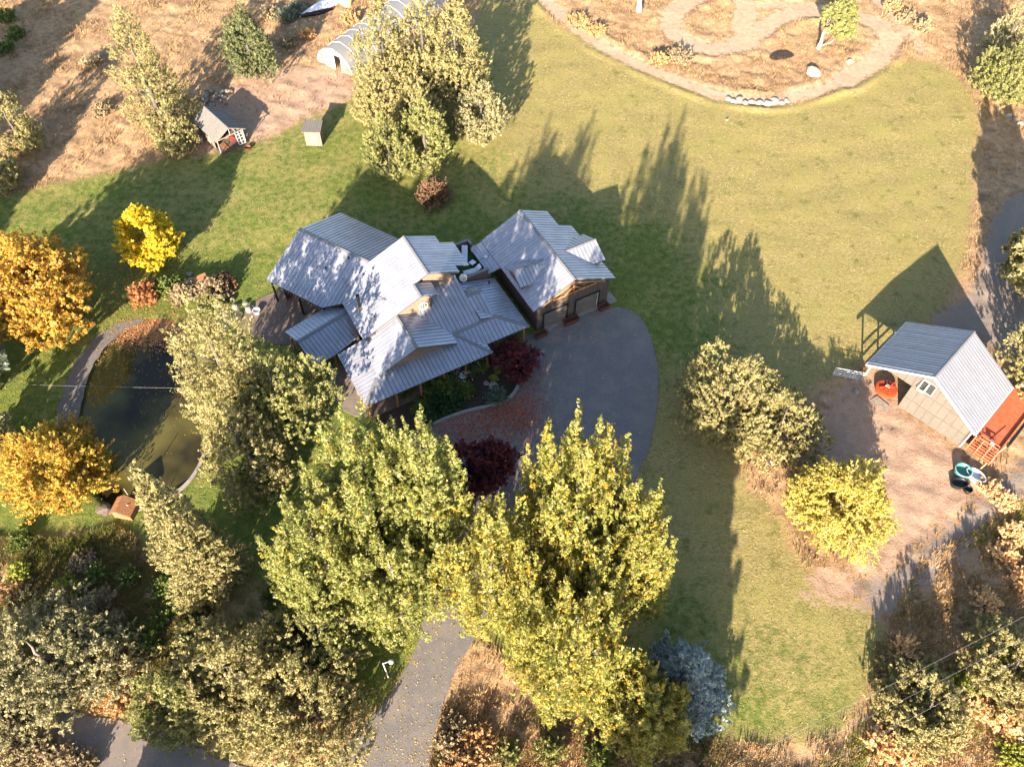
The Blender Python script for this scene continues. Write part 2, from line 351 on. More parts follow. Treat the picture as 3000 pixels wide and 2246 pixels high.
def grid_obj(name, sel, mat_):
    q = quads[sel]; used, inv = np.unique(q, return_inverse=True); inv = inv.reshape(-1, 4)
    me = bpy.data.meshes.new(name); me.vertices.add(len(used)); me.loops.add(len(q) * 4); me.polygons.add(len(q))
    co = np.stack([GP[used, 0], GP[used, 1], gz[used]], 1).astype(np.float32)
    me.vertices.foreach_set('co', co.ravel()); me.loops.foreach_set('vertex_index', inv.ravel().astype(np.int32))
    me.polygons.foreach_set('loop_start', np.arange(0, len(q) * 4, 4, dtype=np.int32)); me.polygons.foreach_set('loop_total', np.full(len(q), 4, np.int32))
    me.polygons.foreach_set('use_smooth', np.ones(len(q), bool)); me.update(calc_edges=True)
    for nm, arr in (('lawn', glawn), ('dirt', gdirt), ('sand', gsand), ('dry', gdry), ('brush', gbrush), ('gravel', ggrav), ('pond', gpond)):
        a = me.attributes.new(nm, 'FLOAT', 'POINT'); a.data.foreach_set('value', arr[used].astype(np.float32))
    o = link(name, me, mat_); o['kind'] = 'structure'; return o

def terrain_mat():
    m, nt, N, L, p = nmat('terrain')
    geo = N.new('ShaderNodeNewGeometry'); pos = geo.outputs['Position']
    def att(n): a = N.new('ShaderNodeAttribute'); a.attribute_name = n; return a.outputs['Fac']
    def noise(s, d=6, r=0.6, vec=None, dist=0.0):
        t = N.new('ShaderNodeTexNoise'); t.inputs['Scale'].default_value = s; t.inputs['Detail'].default_value = d; t.inputs['Roughness'].default_value = r
        t.inputs['Distortion'].default_value = dist
        L.new(vec or pos, t.inputs['Vector']); return t.outputs[0]
    def mr(x, a, b, c=0.0, d=1.0):
        n = N.new('ShaderNodeMapRange'); n.inputs[1].default_value = a; n.inputs[2].default_value = b; n.inputs[3].default_value = c; n.inputs[4].default_value = d
        L.new(x, n.inputs[0]); return n.outputs[0]
    def mth(op, a, b):
        n = N.new('ShaderNodeMath'); n.operation = op
        for i, q in enumerate((a, b)):
            if isinstance(q, (int, float)): n.inputs[i].default_value = q
            else: L.new(q, n.inputs[i])
        return n.outputs[0]
    def mix(f, a, b):
        n = N.new('ShaderNodeMix'); n.data_type = 'RGBA'
        L.new(f, n.inputs[0]) if not isinstance(f, float) else setattr(n.inputs[0], 'default_value', f)
        for i, q in ((6, a), (7, b)):
            if isinstance(q, tuple): n.inputs[i].default_value = (*q, 1)
            else: L.new(q, n.inputs[i])
        return n.outputs[2]
    mp = N.new('ShaderNodeMapping'); mp.inputs['Scale'].default_value = (1.0, 3.2, 1.0); mp.inputs['Rotation'].default_value = (0, 0, 0.5); L.new(pos, mp.inputs[0])
    nf = noise(5.5, 4, 0.7); nm = noise(1.3, 6, 0.65); nb = noise(0.22, 5, 0.6); nx = noise(14, 3, 0.7); ns = noise(2.2, 5, 0.7, mp.outputs[0]); n6 = noise(0.55, 6, 0.7)
    mp2 = N.new('ShaderNodeMapping'); mp2.inputs['Scale'].default_value = (0.10, 1.5, 1.0); mp2.inputs['Rotation'].default_value = (0, 0, -0.45); L.new(pos, mp2.inputs[0]); nmow = noise(1.0, 4, 0.6, mp2.outputs[0], .6)
    # lawn
    green = mix(mr(nm, .41, .59), (0.04493, 0.07488, 0.01123), (0.1264, 0.1451, 0.02434)); green = mix(mr(nf, .35, .7), green, (0.1264, 0.1544, 0.03744))
    straw = mix(mr(ns, .4, .6), (0.150, 0.125, 0.040), (0.30, 0.235, 0.10)); straw = mix(mr(nb, .45, .68), straw, (0.225, 0.195, 0.062)); straw = mix(mr(nf, .5, .8), straw, (0.3024, 0.2376, 0.1152))
    bald = mix(mr(nf, .3, .7), (0.288, 0.2016, 0.1224), (0.1944, 0.1548, 0.0612))
    straw = mix(mr(n6, .58, .70, 0, 0.75), straw, bald); straw = mix(mr(n6, .44, .34, 0, .7), straw, (0.085, 0.092, 0.024)); straw = mix(mr(nmow, .52, .72, 0, .28), straw, (0.10, 0.10, 0.03))
    dr = mth('ADD', att('dry'), mr(nm, .3, .7, -.32, .32)); dr = mth('ADD', dr, mr(nb, .3, .7, -.25, .25))
    lawn = mix(mr(dr, .2, .75), green, straw)
    lawn = mix(mr(nx, .54, .68, 0, .6), lawn, (0.0252, 0.03024, 0.00864)); lawn = mix(mr(nx, .46, .30, 0, .45), lawn, (0.288, 0.2448, 0.0864))
    # dry meadow
    dg = mix(mr(nm, .35, .65), (0.215, 0.125, 0.063), (0.43, 0.275, 0.155)); dg = mix(mr(nf, .45, .7), dg, (0.3384, 0.2268, 0.1332)); dg = mix(mr(nb, .5, .7, 0, .8), dg, (0.1116, 0.072, 0.0396))
    dg = mix(mr(nx, .55, .72, 0, .6), dg, (0.072, 0.0468, 0.0252))
    br = mix(mr(nm, .4, .6), (0.085, 0.095, 0.024), (0.24, 0.18, 0.08)); dg = mix(mth('MULTIPLY', att('brush'), mr(nb, .35, .6, .35, 1)), dg, br)
    # bare dirt, gravel and sand
    dirt = mix(mr(nm, .35, .65), (0.2736, 0.1764, 0.1224), (0.3384, 0.2268, 0.162)); dirt = mix(mr(nf, .55, .75, 0, .8), dirt, (0.1368, 0.09, 0.054))
    grav = mix(mr(nx, .35, .65), (0.15, 0.122, 0.105), (0.235, 0.19, 0.16)); grav = mix(mr(nm, .5, .7, 0, .6), grav, (0.25, 0.175, 0.125))
    sand = mix(mr(nm, .35, .7), (0.31, 0.21, 0.14), (0.42, 0.30, 0.21)); sand = mix(mr(nx, .6, .75, 0, .5), sand, (0.2592, 0.18, 0.1224))
    e = mr(nm, .3, .7, -1.1, 1.1); e2 = mr(nf, .3, .7, -.45, .45); ee = mth('ADD', e, e2)
    c = mix(mr(mth('ADD', att('lawn'), ee), -.5, .7), dg, lawn)
    c = mix(mr(mth('ADD', att('dirt'), mth('MULTIPLY', ee, 1.3)), -.3, .7), c, dirt)
    c = mix(mr(mth('ADD', att('gravel'), ee), -.3, .6), c, grav)
    c = mix(mr(mth('ADD', att('sand'), mth('MULTIPLY', ee, .75)), -.3, .2), c, sand)
    c = mix(mr(att('pond'), -.35, .1), c, (0.06, 0.05, 0.03))
    L.new(c, p.inputs['Base Color']); p.inputs['Roughness'].default_value = 0.95; p.inputs['Specular IOR Level'].default_value = 0.1
    hgt = mth('ADD', mth('MULTIPLY', nf, 0.6), mth('MULTIPLY', nx, 0.45)); hgt = mth('ADD', hgt, mth('MULTIPLY', nm, .5))
    b = N.new('ShaderNodeBump'); b.inputs['Strength'].default_value = 0.75; b.inputs['Distance'].default_value = 0.22; L.new(hgt, b.inputs['Height']); L.new(b.outputs[0], p.inputs['Normal'])
    return m
TM = terrain_mat()
grid_obj('ground', cls == 0, TM); grid_obj('lawn', cls == 1, TM); grid_obj('dirt_track', cls == 2, TM); grid_obj('dirt_yard', cls == 3, TM)

def sheet(name, pts2, z, mat_, jitter=0.12, step=0.5, seed=0, thick=0.0, smooth=1):
    rs = np.random.RandomState(seed)
    q = resample(smooth_poly(pts2, smooth) if smooth else pts2, step); P = np.array([(a.x, a.y) for a in q])
    P = P + jitter * np.stack([vnoise(P, 1.7, seed + 1), vnoise(P, 1.9, seed + 2)], 1) * .7 + rs.uniform(-1, 1, P.shape) * jitter * .35
    vs = [Vector((a, b, z)) for a, b in P]; tri = tessellate_polygon([vs])
    mb = MB(); mb.add(vs, [t if (vs[t[1]] - vs[t[0]]).cross(vs[t[2]] - vs[t[0]]).z > 0 else t[::-1] for t in tri])
    if thick:
        n = len(vs); mb.add(vs + [v - Vector((0, 0, thick)) for v in vs], [(i, n + i, n + (i + 1) % n, (i + 1) % n) for i in range(n)])
    return mb.build(name, mat_)

def gravel_mat(name, c1, c2, c3, s=16.0, bump=.4, patch=.75):
    m, nt, N, L, p = nmat(name); g = N.new('ShaderNodeNewGeometry')
    def noise(s, d, r=.65): t = N.new('ShaderNodeTexNoise'); t.inputs['Scale'].default_value = s; t.inputs['Detail'].default_value = d; t.inputs['Roughness'].default_value = r; L.new(g.outputs['Position'], t.inputs['Vector']); return t.outputs[0]
    a, b, c = noise(s, 3, .8), noise(.5, 6), noise(2.5, 5)
    def mix(f, lo, hi, x, y, mx=1.0):
        n = N.new('ShaderNodeMapRange'); n.inputs[1].default_value = lo; n.inputs[2].default_value = hi; n.inputs[4].default_value = mx; L.new(f, n.inputs[0])
        k = N.new('ShaderNodeMix'); k.data_type = 'RGBA'; L.new(n.outputs[0], k.inputs[0])
        for i, q in ((6, x), (7, y)):
            if isinstance(q, tuple): k.inputs[i].default_value = (*q, 1)
            else: L.new(q, k.inputs[i])
        return k.outputs[2]
    col = mix(a, .35, .65, c1, c2); col = mix(b, .45, .7, col, c3, patch); col = mix(c, .45, .75, col, c3, patch * .6)
    L.new(col, p.inputs['Base Color']); p.inputs['Roughness'].default_value = .92; p.inputs['Specular IOR Level'].default_value = .15
    bu = N.new('ShaderNodeBump'); bu.inputs['Strength'].default_value = bump; bu.inputs['Distance'].default_value = .08; L.new(a, bu.inputs['Height']); L.new(bu.outputs[0], p.inputs['Normal'])
    return m
M['gravel'] = gravel_mat('fine_gravel', (0.0828, 0.07632, 0.0792), (0.1584, 0.144, 0.1404), (0.1872, 0.1548, 0.1332))
M['asphalt'] = gravel_mat('road_surface', (0.0936, 0.0828, 0.0792), (0.1728, 0.144, 0.1296), (0.2088, 0.1656, 0.1368))
M['pebble'] = gravel_mat('pebbles', (0.08323, 0.07589, 0.07344), (0.1763, 0.1567, 0.142), (0.1224, 0.09302, 0.07344), 9, .9)
M['paver'] = gravel_mat('paving', (0.108, 0.0792, 0.0648), (0.18, 0.1332, 0.108), (0.0936, 0.0684, 0.0576), 6, .4)
tag(sheet('driveway', DRIVE, 0.012, M['gravel'], 0.10, .5, 3), kind='structure')
tag(sheet('road', ROAD, 0.008, M['asphalt'], 0.22, .5, 5), kind='structure')
tag(sheet('patio', PATIO, 0.03, M['paver'], 0.05, .6, 7, .1), kind='structure')
tag(sheet('walkway', WALK, 0.02, M['asphalt'], 0.04, .6, 8, .06), kind='structure')
tag(sheet('garden_bed', BED, 0.03, M['soil'], 0.03, .5, 9), kind='structure')
tag(sheet('gravel_path', PATH, 0.02, M['pebble'], 0.18, .4, 10), kind='structure')

def water_mat():
    m, nt, N, L, p = nmat('pond_water'); g = N.new('ShaderNodeNewGeometry')
    t = N.new('ShaderNodeTexNoise'); t.inputs['Scale'].default_value = .16; t.inputs['Detail'].default_value = 3; L.new(g.outputs['Position'], t.inputs['Vector'])
    r = N.new('ShaderNodeValToRGB'); r.color_ramp.elements[0].position = .42; r.color_ramp.elements[0].color = (.018, .014, .006, 1); r.color_ramp.elements[1].position = .62; r.color_ramp.elements[1].color = (.075, .065, .018, 1)
    L.new(t.outputs[0], r.inputs[0]); L.new(r.outputs[0], p.inputs['Base Color']); p.inputs['Roughness'].default_value = .03; p.inputs['IOR'].default_value = 1.33
    t2 = N.new('ShaderNodeTexNoise'); t2.inputs['Scale'].default_value = 1.2; L.new(g.outputs['Position'], t2.inputs['Vector'])
    b = N.new('ShaderNodeBump'); b.inputs['Strength'].default_value = .04; b.inputs['Distance'].default_value = .1; L.new(t2.outputs[0], b.inputs['Height']); L.new(b.outputs[0], p.inputs['Normal'])
    return m
tag(sheet('pond_water', POND, -0.30, water_mat(), 0.0, .5, 11), kind='structure')

# ------------------------------------------------------------------ roofs: a deck with standing-seam sheets laid on it one by one
def clip(poly, ax, val, keep_ge):
    out = []; n = len(poly)
    for i in range(n):
        a, b = poly[i], poly[(i + 1) % n]; da = (a[ax] - val) * (1 if keep_ge else -1); db = (b[ax] - val) * (1 if keep_ge else -1)
        if da >= 0: out.append(a)
        if (da > 0) != (db > 0) and abs(da - db) > 1e-9:
            t = da / (da - db); out.append((a[0] + (b[0] - a[0]) * t, a[1] + (b[1] - a[1]) * t))
    q = []
    for p in out:
        if not q or abs(p[0] - q[-1][0]) + abs(p[1] - q[-1][1]) > 1e-4: q.append(p)
    if len(q) > 1 and abs(q[0][0] - q[-1][0]) + abs(q[0][1] - q[-1][1]) < 1e-4: q.pop()
    return q
def area2(q): return abs(sum(q[i][0] * q[(i + 1) % len(q)][1] - q[(i + 1) % len(q)][0] * q[i][1] for i in range(len(q)))) / 2
def roof(thing, pts, sp=0.42, mt='roof', rib=0.045, deck=0.14, trim='roof_trim', name='roof', rw=0.03, gap=.035):
    P = [Vector(p) for p in pts]; n = Vector((0, 0, 0))
    for i in range(len(P)): n += (P[i]).cross(P[(i + 1) % len(P)])
    if n.z < 0: P = P[::-1]; n = -n
    n.normalize(); c = sum(P, Vector()) / len(P)
    P = [p - n * (p - c).dot(n) for p in P]
    dn = (Vector((0, 0, -1)) + n * n.z); dn.normalize(); ax = n.cross(dn).normalized()
    mb = MB(); mb.prism([p - n * deck for p in P], n * (deck - .012)); rf = mb.build(name, M['seam' if mt in ('roof', 'barn_roof') else trim], thing)
    Q = [((p - c).dot(ax), (p - c).dot(dn)) for p in P]
    s0, s1 = min(q[0] for q in Q), max(q[0] for q in Q); k = max(1, round((s1 - s0) / sp)); st = (s1 - s0) / k
    if rf.matrix_world: pass
    def back(q, h): return [c + ax * a + dn * b + n * h for a, b in q]
    for i in range(k):
        a, b = s0 + i * st, s0 + (i + 1) * st
        q = clip(clip(Q, 0, a + gap, True), 0, b, False)
        if len(q) < 3 or area2(q) < .02: continue
        mb = MB(); h = .012 + random.uniform(0, .006); mb.prism(back(q, -.008), n * (h + .008))
        r = clip(q, 0, a + gap + rw, False)
        if len(r) >= 3: mb.prism(back(r, h + .001), n * rib)
        mb.build('roof_panel', M[mt], rf)
    return rf
def plane_n(pts):
    n = Vector((0, 0, 0))
    for i in range(len(pts)): n += Vector(pts[i]).cross(Vector(pts[(i + 1) % len(pts)]))
    n.normalize(); return n if n.z > 0 else -n
def cap(thing, a, b, n1, n2, wd=0.2, mt='roof_trim', lift=.075, name='ridge_cap'):
    a = Vector(a); b = Vector(b); e = (b - a).normalized(); ds = []
    for nn in (n1, n2):
        d = nn.cross(e).normalized(); ds.append(d)
    # each wing lies in its own slope, pointing away from the other slope
    m = (ds[0] - ds[1])
    d1 = ds[0] if ds[0].dot(n2) > 0 or False else -ds[0]
    d1 = ds[0] if (ds[0].dot(n1 - n2)) > 0 else -ds[0]
    d2 = ds[1] if (ds[1].dot(n2 - n1)) > 0 else -ds[1]
    L = Vector((0, 0, lift)); T = Vector((0, 0, -.03)); mb = MB()
    vs = [a + L, b + L, b + d1 * wd + L * .9, a + d1 * wd + L * .9, b + d2 * wd + L * .9, a + d2 * wd + L * .9]
    mb.add(vs + [v + T for v in vs], [(0, 3, 2, 1), (0, 1, 4, 5), (3, 9, 8, 2), (5, 4, 10, 11), (0, 5, 11, 6), (0, 6, 9, 3), (1, 2, 8, 7), (1, 7, 10, 4)])
    return mb.build(name, M[mt], thing)
def walls(thing, quads_, th, mt='stucco', name='wall'):
    """each entry: polygon in world space standing upright; th = thickness vector"""
    for q, t in quads_: MB().prism(q, t).build(name, M[mt], thing)

RP = random.Random(5); random.seed(5)
# ================================================================== THE HOUSE
house = empty('house', H(5, 4), 'large house with many joined pale blue-grey standing-seam metal gables and a wrap-around porch', 'house')
U3 = Vector((HU.x, HU.y, 0)); V3 = Vector((HV.x, HV.y, 0))
# porch skirt roof
zf = lambda v: 2.6 + .258 * (v + 1.6)
PF1 = [H(-1.15, -1.6, 2.6), H(12.1, -1.6, 2.6), H(9.6, 1.7, 3.45), H(1.95, 1.5, zf(1.5)), H(.9, .45, 3.13)]
PL = [H(-1.15, -1.6, 2.6), H(.9, .45, 3.13), H(2.0, 1.55, 3.41), H(2.0, 5.3, 3.41), H(-1.15, 5.3, 2.6)]
PS = [H(9.6, 1.72, 3.46), H(12.1, -1.6, 2.6), H(12.1, -.4, 2.6)]
PF2 = [H(12.1, -.4, 2.6), H(16.87, -.4, 2.6), H(14.15, 1.75, 3.45), H(9.6, 1.75, 3.45)]
PR = [H(16.87, -.4, 2.6), H(16.87, 7.05, 2.6), H(12.6, 7.05, 3.93), H(12.6, 1.75, 3.93), H(14.15, 1.75, 3.45)]
for q in (PF1, PL, PF2, PR): roof(house, q)
roof(house, PS)
cap(house, H(-1.15, -1.6, 2.6), H(.9, .45, 3.13), plane_n(PF1), plane_n(PL)); cap(house, H(16.87, -.4, 2.6), H(14.15, 1.75, 3.45), plane_n(PF2), plane_n(PR))
cap(house, H(12.1, -1.6, 2.6), H(9.6, 1.7, 3.45), plane_n(PF1), plane_n(PS))
# front gable
FGL = [H(5.25, .4, 5.25), H(5.25, 5.0, 5.25), H(1.15, 5.0, 3.5), H(1.15, .4, 3.5)]
FGR = [H(5.25, .4, 5.25), H(9.35, .4, 3.5), H(9.35, 1.8, 3.5), H(7.1, 5.05, 4.46), H(5.25, 5.05, 5.25)]
roof(house, FGL); roof(house, FGR); cap(house, H(5.25, .36, 5.25), H(5.25, 4.8, 5.25), plane_n(FGL), plane_n(FGR))
# steep front slope above the porch
zu = lambda v: 3.45 + .305 * (v - 1.65)
UP = [H(9.3, 1.65, zu(1.65)), H(14.15, 1.7, zu(1.7)), H(14.2, 4.7, zu(4.7)), H(12.5, 4.7, zu(4.7)), H(12.5, 7.25, zu(7.25)), H(8.7, 7.25, zu(7.25)), H(8.7, 5.0, zu(5.0)), H(6.7, 5.0, zu(5.0))]
roof(house, UP)
UB = [H(12.5, 4.72, zu(4.7)), H(14.2, 4.72, zu(4.7)), H(13.7, 6.1, 3.75), H(12.5, 6.1, 3.75)]
roof(house, UB)
cap(house, H(14.2, 4.7, zu(4.7)), H(12.5, 4.7, zu(4.7)), plane_n(UP), plane_n(UB), .22); cap(house, H(9.5, 1.68, 3.46), H(14.15, 1.72, 3.46), plane_n(UP), plane_n(PF2), .16)
# main gable
zl = lambda u: 7.0 - .438 * (7.81 - u); zr = lambda u: zl(9.4) - .44 * (u - 9.4)
ML = [H(9.4, 6.3, zl(9.4)), H(9.4, 12.0, zl(9.4)), H(5.0, 12.0, zl(5.0)), H(1.43, 9.7, zl(1.43)), H(1.43, 4.56, zl(1.43)), H(7.81, 4.56, zl(7.81)), H(7.81, 6.3, zl(7.81))]
MR = [H(9.4, 6.3, zr(9.4)), H(12.65, 6.3, zr(12.65)), H(12.65, 7.3, zr(12.65)), H(14.2, 7.3, zr(14.2)), H(14.2, 10.9, zr(14.2)), H(12.7, 10.9, zr(12.7)), H(12.7, 12.0, zr(12.7)), H(9.4, 12.0, zr(9.4))]
M2 = [H(7.81, 4.56, 7.0), H(9.6, 4.56, 6.22), H(9.6, 6.5, 6.22), H(7.81, 6.5, 7.0)]
for q in (ML, MR, M2): roof(house, q)
cap(house, H(9.4, 6.26, zl(9.4)), H(9.4, 12.03, zl(9.4)), plane_n(ML), plane_n(MR)); cap(house, H(7.81, 4.52, 7.0), H(7.81, 6.3, 7.0), plane_n(ML), plane_n(M2))
# wing
wz = lambda q: 5.8 - .405 * abs(q)
WL = [WG(.15, 0, 5.8), WG(9.6, 0, 5.8), WG(9.6, -4.2, wz(4.2)), WG(7.25, -5.85, wz(5.85)), WG(.05, -5.85, wz(5.85))]
WH = [WG(.15, 0, 5.8), WG(.25, 6.05, wz(6.05)), WG(11.5, 6.05, wz(6.05)), WG(9.6, 0, 5.8)]
roof(house, WL); roof(house, WH); cap(house, WG(.1, 0, 5.8), WG(9.2, 0, 5.8), plane_n(WL), plane_n(WH), .24)
# low annex
AH = [XG(-.15, 0, 3.5), XG(6.2, 0, 3.5), XG(4.6, 2.5, 2.72), XG(-.2, 2.5, 2.72)]
AL = [XG(-.15, 0, 3.5), XG(-.4, -2.95, 2.5), XG(2.2, -2.95, 2.5), XG(5.6, -2.6, 2.62), XG(6.2, 0, 3.5)]
roof(house, AH); roof(house, AL); cap(house, XG(-.18, 0, 3.5), XG(5.9, 0, 3.5), plane_n(AH), plane_n(AL), .24)
# walls
def pv(pts): return [H(*p) for p in pts]
walls(house, [
    (pv([(2.2, 4.95, 3.2), (8.9, 4.95, 3.2), (8.9, 4.95, 6.35), (7.81, 4.95, 6.82), (2.2, 4.95, 4.35)]), V3 * .2),
    (pv([(8.9, 6.7, 3.9), (12.05, 6.7, 3.9), (12.05, 6.7, 6.35), (9.4, 6.7, 7.5), (8.9, 6.7, 7.3)]), V3 * .2),
    (pv([(8.9, 4.95, 4.0), (8.9, 6.9, 4.0), (8.9, 6.9, 6.3), (8.9, 4.95, 6.3)]), U3 * -.2),
    (pv([(12.05, 6.7, 2.9), (12.05, 11.7, 2.9), (12.05, 11.7, 6.3), (12.05, 6.7, 6.3)]), U3 * -.2),
    (pv([(1.9, .85, 3.0), (8.75, .85, 3.0), (8.75, .85, 3.62), (5.25, .85, 5.08), (1.9, .85, 3.6)]), V3 * .2),
    (pv([(4.0, 11.6, 0), (12.05, 11.6, 0), (12.05, 11.6, 6.3), (9.4, 11.6, 7.4), (4.0, 11.6, 5.0)]), V3 * -.2),
    (pv([(1.2, 1.3, 0), (12.6, 1.3, 0), (12.6, 1.3, 2.95), (1.2, 1.3, 2.95)]), V3 * .2),
    (pv([(1.2, 1.3, 0), (1.2, 9.4, 0), (1.2, 9.4, 3.0), (1.2, 1.3, 3.0)]), U3 * .2),
    (pv([(2.0, 4.9, 3.0), (2.0, 9.6, 3.0), (2.0, 9.6, 4.2), (2.0, 4.9, 4.2)]), U3 * .2),
    (pv([(12.6, .6, 0), (16.2, .6, 0), (16.2, .6, 2.7), (12.6, .6, 2.85)]), V3 * .2),
    (pv([(16.2, .6, 0), (16.2, 7.0, 0), (16.2, 7.0, 2.6), (16.2, .6, 2.6)]), U3 * -.2),
    (pv([(14.1, 1.9, 3.3), (14.12, 4.6, 3.3), (14.12, 4.6, 4.22), (14.1, 1.9, 3.4)]), U3 * -.15)], None)
WU3 = Vector((WU.x, WU.y, 0)); WV3 = Vector((WV.x, WV.y, 0))
walls(house, [([WG(.9, -5.0, 0), WG(.9, 5.3, 0), WG(.9, 5.3, 3.4), WG(.9, 0, 5.5), WG(.9, -5.0, 3.5)], WU3 * .2),
    ([WG(.9, -3.6, 0), WG(9.4, -3.6, 0), WG(9.4, -3.6, 3.9), WG(.9, -3.6, 3.9)], WV3 * .2),
    ([WG(.9, 5.3, 0), WG(11.3, 5.3, 0), WG(11.3, 5.3, 3.4), WG(.9, 5.3, 3.4)], WV3 * -.2)], None, 'siding')
# octagonal window
ow = MB(); ctr = (8.0, 4.9, 5.15)
ring = [(ctr[0] + .52 * math.cos(math.pi / 8 + k * math.pi / 4), 4.9, ctr[2] + .52 * math.sin(math.pi / 8 + k * math.pi / 4)) for k in range(8)]
rin = [(ctr[0] + .40 * math.cos(math.pi / 8 + k * math.pi / 4), 4.9, ctr[2] + .40 * math.sin(math.pi / 8 + k * math.pi / 4)) for k in range(8)]
win = MB()
for k in range(8): win.prism([H(*ring[k]), H(*ring[(k + 1) % 8]), H(*rin[(k + 1) % 8]), H(*rin[k])], -V3 * .06)
wf = win.build('window', M['white_trim'], house)
MB().prism([H(*p) for p in rin], V3 * .03).build('pane', M['glass'], wf)
mu = MB()
for d in (-.14, .14): mu.bar(H(8 + d, 4.875, 4.8), H(8 + d, 4.875, 5.5), .03); mu.bar(H(7.62, 4.87, 5.15 + d), H(8.38, 4.87, 5.15 + d), .03)
mu.build('muntin', M['white_trim'], wf)
# porch deck and timber posts
MB().prism([H(-.9, -1.3, -.1), H(12, -1.3, -.1), H(12, 0, -.1), H(12.6, 1.3, -.1), H(-.9, 1.3, -.1)], (0, 0, .22)).build('porch_floor', M['paver'], house)
for u, v in ((-.8, -1.25), (2.0, -1.3), (4.5, -1.3), (7, -1.3), (9.3, -1.3), (11.7, -1.25), (-.8, 1.8), (-.8, 4.8), (16.4, -.1)):
    MB().tube([H(u, v, .1), H(u, v, 2.5)], .11, 8).build('post', M['log'], house)
MB().bar(H(-.8, -1.3, 2.38), H(11.8, -1.3, 2.38), .16).build('beam', M['log'], house)
for p in (XG(.1, -2.6), XG(.1, 2.2), XG(2.0, -2.6)): MB().tube([(p.x, p.y, 0), (p.x, p.y, 2.45)], .1, 8).build('post', M['log'], house)
for a, b in ((.3, -5.5), (3.8, -5.5), (7.1, -5.5)): 
    p = WG(a, b); MB().tube([(p.x, p.y, 0), (p.x, p.y, 3.3)], .11, 8).build('post', M['black'], house)
lights = MB()
for k in range(22): 
    p = WG(.3 + k * .33, -5.93, 3.22 - .06 * math.sin(k * 1.6)); lights.box(p, (.05, .05, .08))
lights.build('string_light', M['white_trim'], house)['kind'] = 'stuff'
# stove flue with two braces and a curb
fl = H(2.62, 8.0, 4.55)
f = MB(); f.tube([fl, fl + Vector((0, 0, 1.75))], .13, 10); f.tube([fl + Vector((0, 0, 1.75)), fl + Vector((0, 0, 1.95))], .19, 10); flue = f.build('flue', M['black'], house)
g_ = MB(); g_.bar(fl + Vector((0, 0, 1.3)), H(4.7, 9.2, zl(4.7) + .05), .035); g_.bar(fl + Vector((0, 0, 1.3)), H(5.0, 6.8, zl(5.0) + .05), .035); g_.build('brace', M['black'], flue)
MB().box(fl + Vector((0, 0, .1)), (.75, .55, .35), HA).build('flue_curb', M['rock'], flue)
for u, v in ((5.4, 10.9), (3.3, 5.9), (4.4, 11.0)): 
    MB().tube([H(u, v, zl(u)), H(u, v, zl(u) + .32)], .06, 8).build('vent_pipe', M['black'], house)
for a, q in ((6.9, -.6), (5.3, -2.4)): 
    p = WG(a, q, wz(q)); MB().tube([p, p + Vector((0, 0, .3))], .07, 8).build('vent_pipe', M['black'], house)
MB().tube([H(15.9, 6.3, 2.9), H(15.9, 6.3, 3.3)], .08, 8).build('vent_pipe', M['black'], house)
# roof terrace with parapets
walls(house, [(pv([(12.0, 7.4, 2.8), (16.3, 7.4, 2.8), (16.3, 7.4, 4.0), (12.0, 7.4, 4.0)]), -V3 * .22),
    (pv([(12.0, 11.85, 0), (16.3, 11.85, 0), (16.3, 11.85, 4.0), (12.0, 11.85, 4.0)]), V3 * .22),
    (pv([(16.3, 11.3, 0), (16.3, 12.07, 0), (16.3, 12.07, 4.0), (16.3, 11.3, 4.0)]), U3 * .2)], None, 'siding', 'parapet')
for a, b in (((13.3, 7.29), (16.3, 7.29)), ((12.3, 11.96), (16.5, 11.96))): MB().bar(H(*a, 4.04), H(*b, 4.04), .3, .07).build('coping', M['roof_trim'], house)
MB().bar(H(16.4, 11.3, 4.045), H(16.4, 11.8, 4.045), .28, .07).build('coping', M['roof_trim'], house)
MB().prism([H(12.1, 7.4, 2.8), H(16.3, 7.4, 2.8), H(16.3, 11.85, 2.8), H(12.1, 11.85, 2.8)], (0, 0, .12)).build('terrace_floor', M['turf'], house)
walls(house, [(pv([(16.35, 7.2, 0), (16.35, 11.3, 0), (16.35, 11.3, 3.3), (16.35, 7.2, 3.3)]), U3 * .2)], None, 'siding')
# satellite dish
ds = H(13.35, 7.0, 3.85)
d_ = empty('satellite_dish', ds, 'white satellite dish on the low roof just in front of the terrace wall', 'satellite dish')
m_ = MB(); m_.lathe([(0, .03), (.18, .05), (.33, .13), (.42, .2), (.40, .22), (.3, .15), (.0, .05)], (0, 0, 0), 18)
Rr = Matrix.Translation(ds + Vector((0, 0, .55))) @ Matrix.Rotation(math.radians(40), 4, Vector((1, 0, 0)))
m_.v = [tuple(Rr @ Vector(v)) for v in m_.v]; m_.build('reflector', M['white_trim'], d_, True)
MB().tube([ds + Vector((0, 0, -.2)), ds + Vector((0, 0, .55))], .03, 6).build('mast', M['galv'], d_)
MB().bar(ds + Vector((0, 0, .45)), ds + Vector((.1, -.45, .75)), .04).box(ds + Vector((.1, -.45, .78)), (.1, .1, .1)).build('feed_arm', M['galv'], d_)

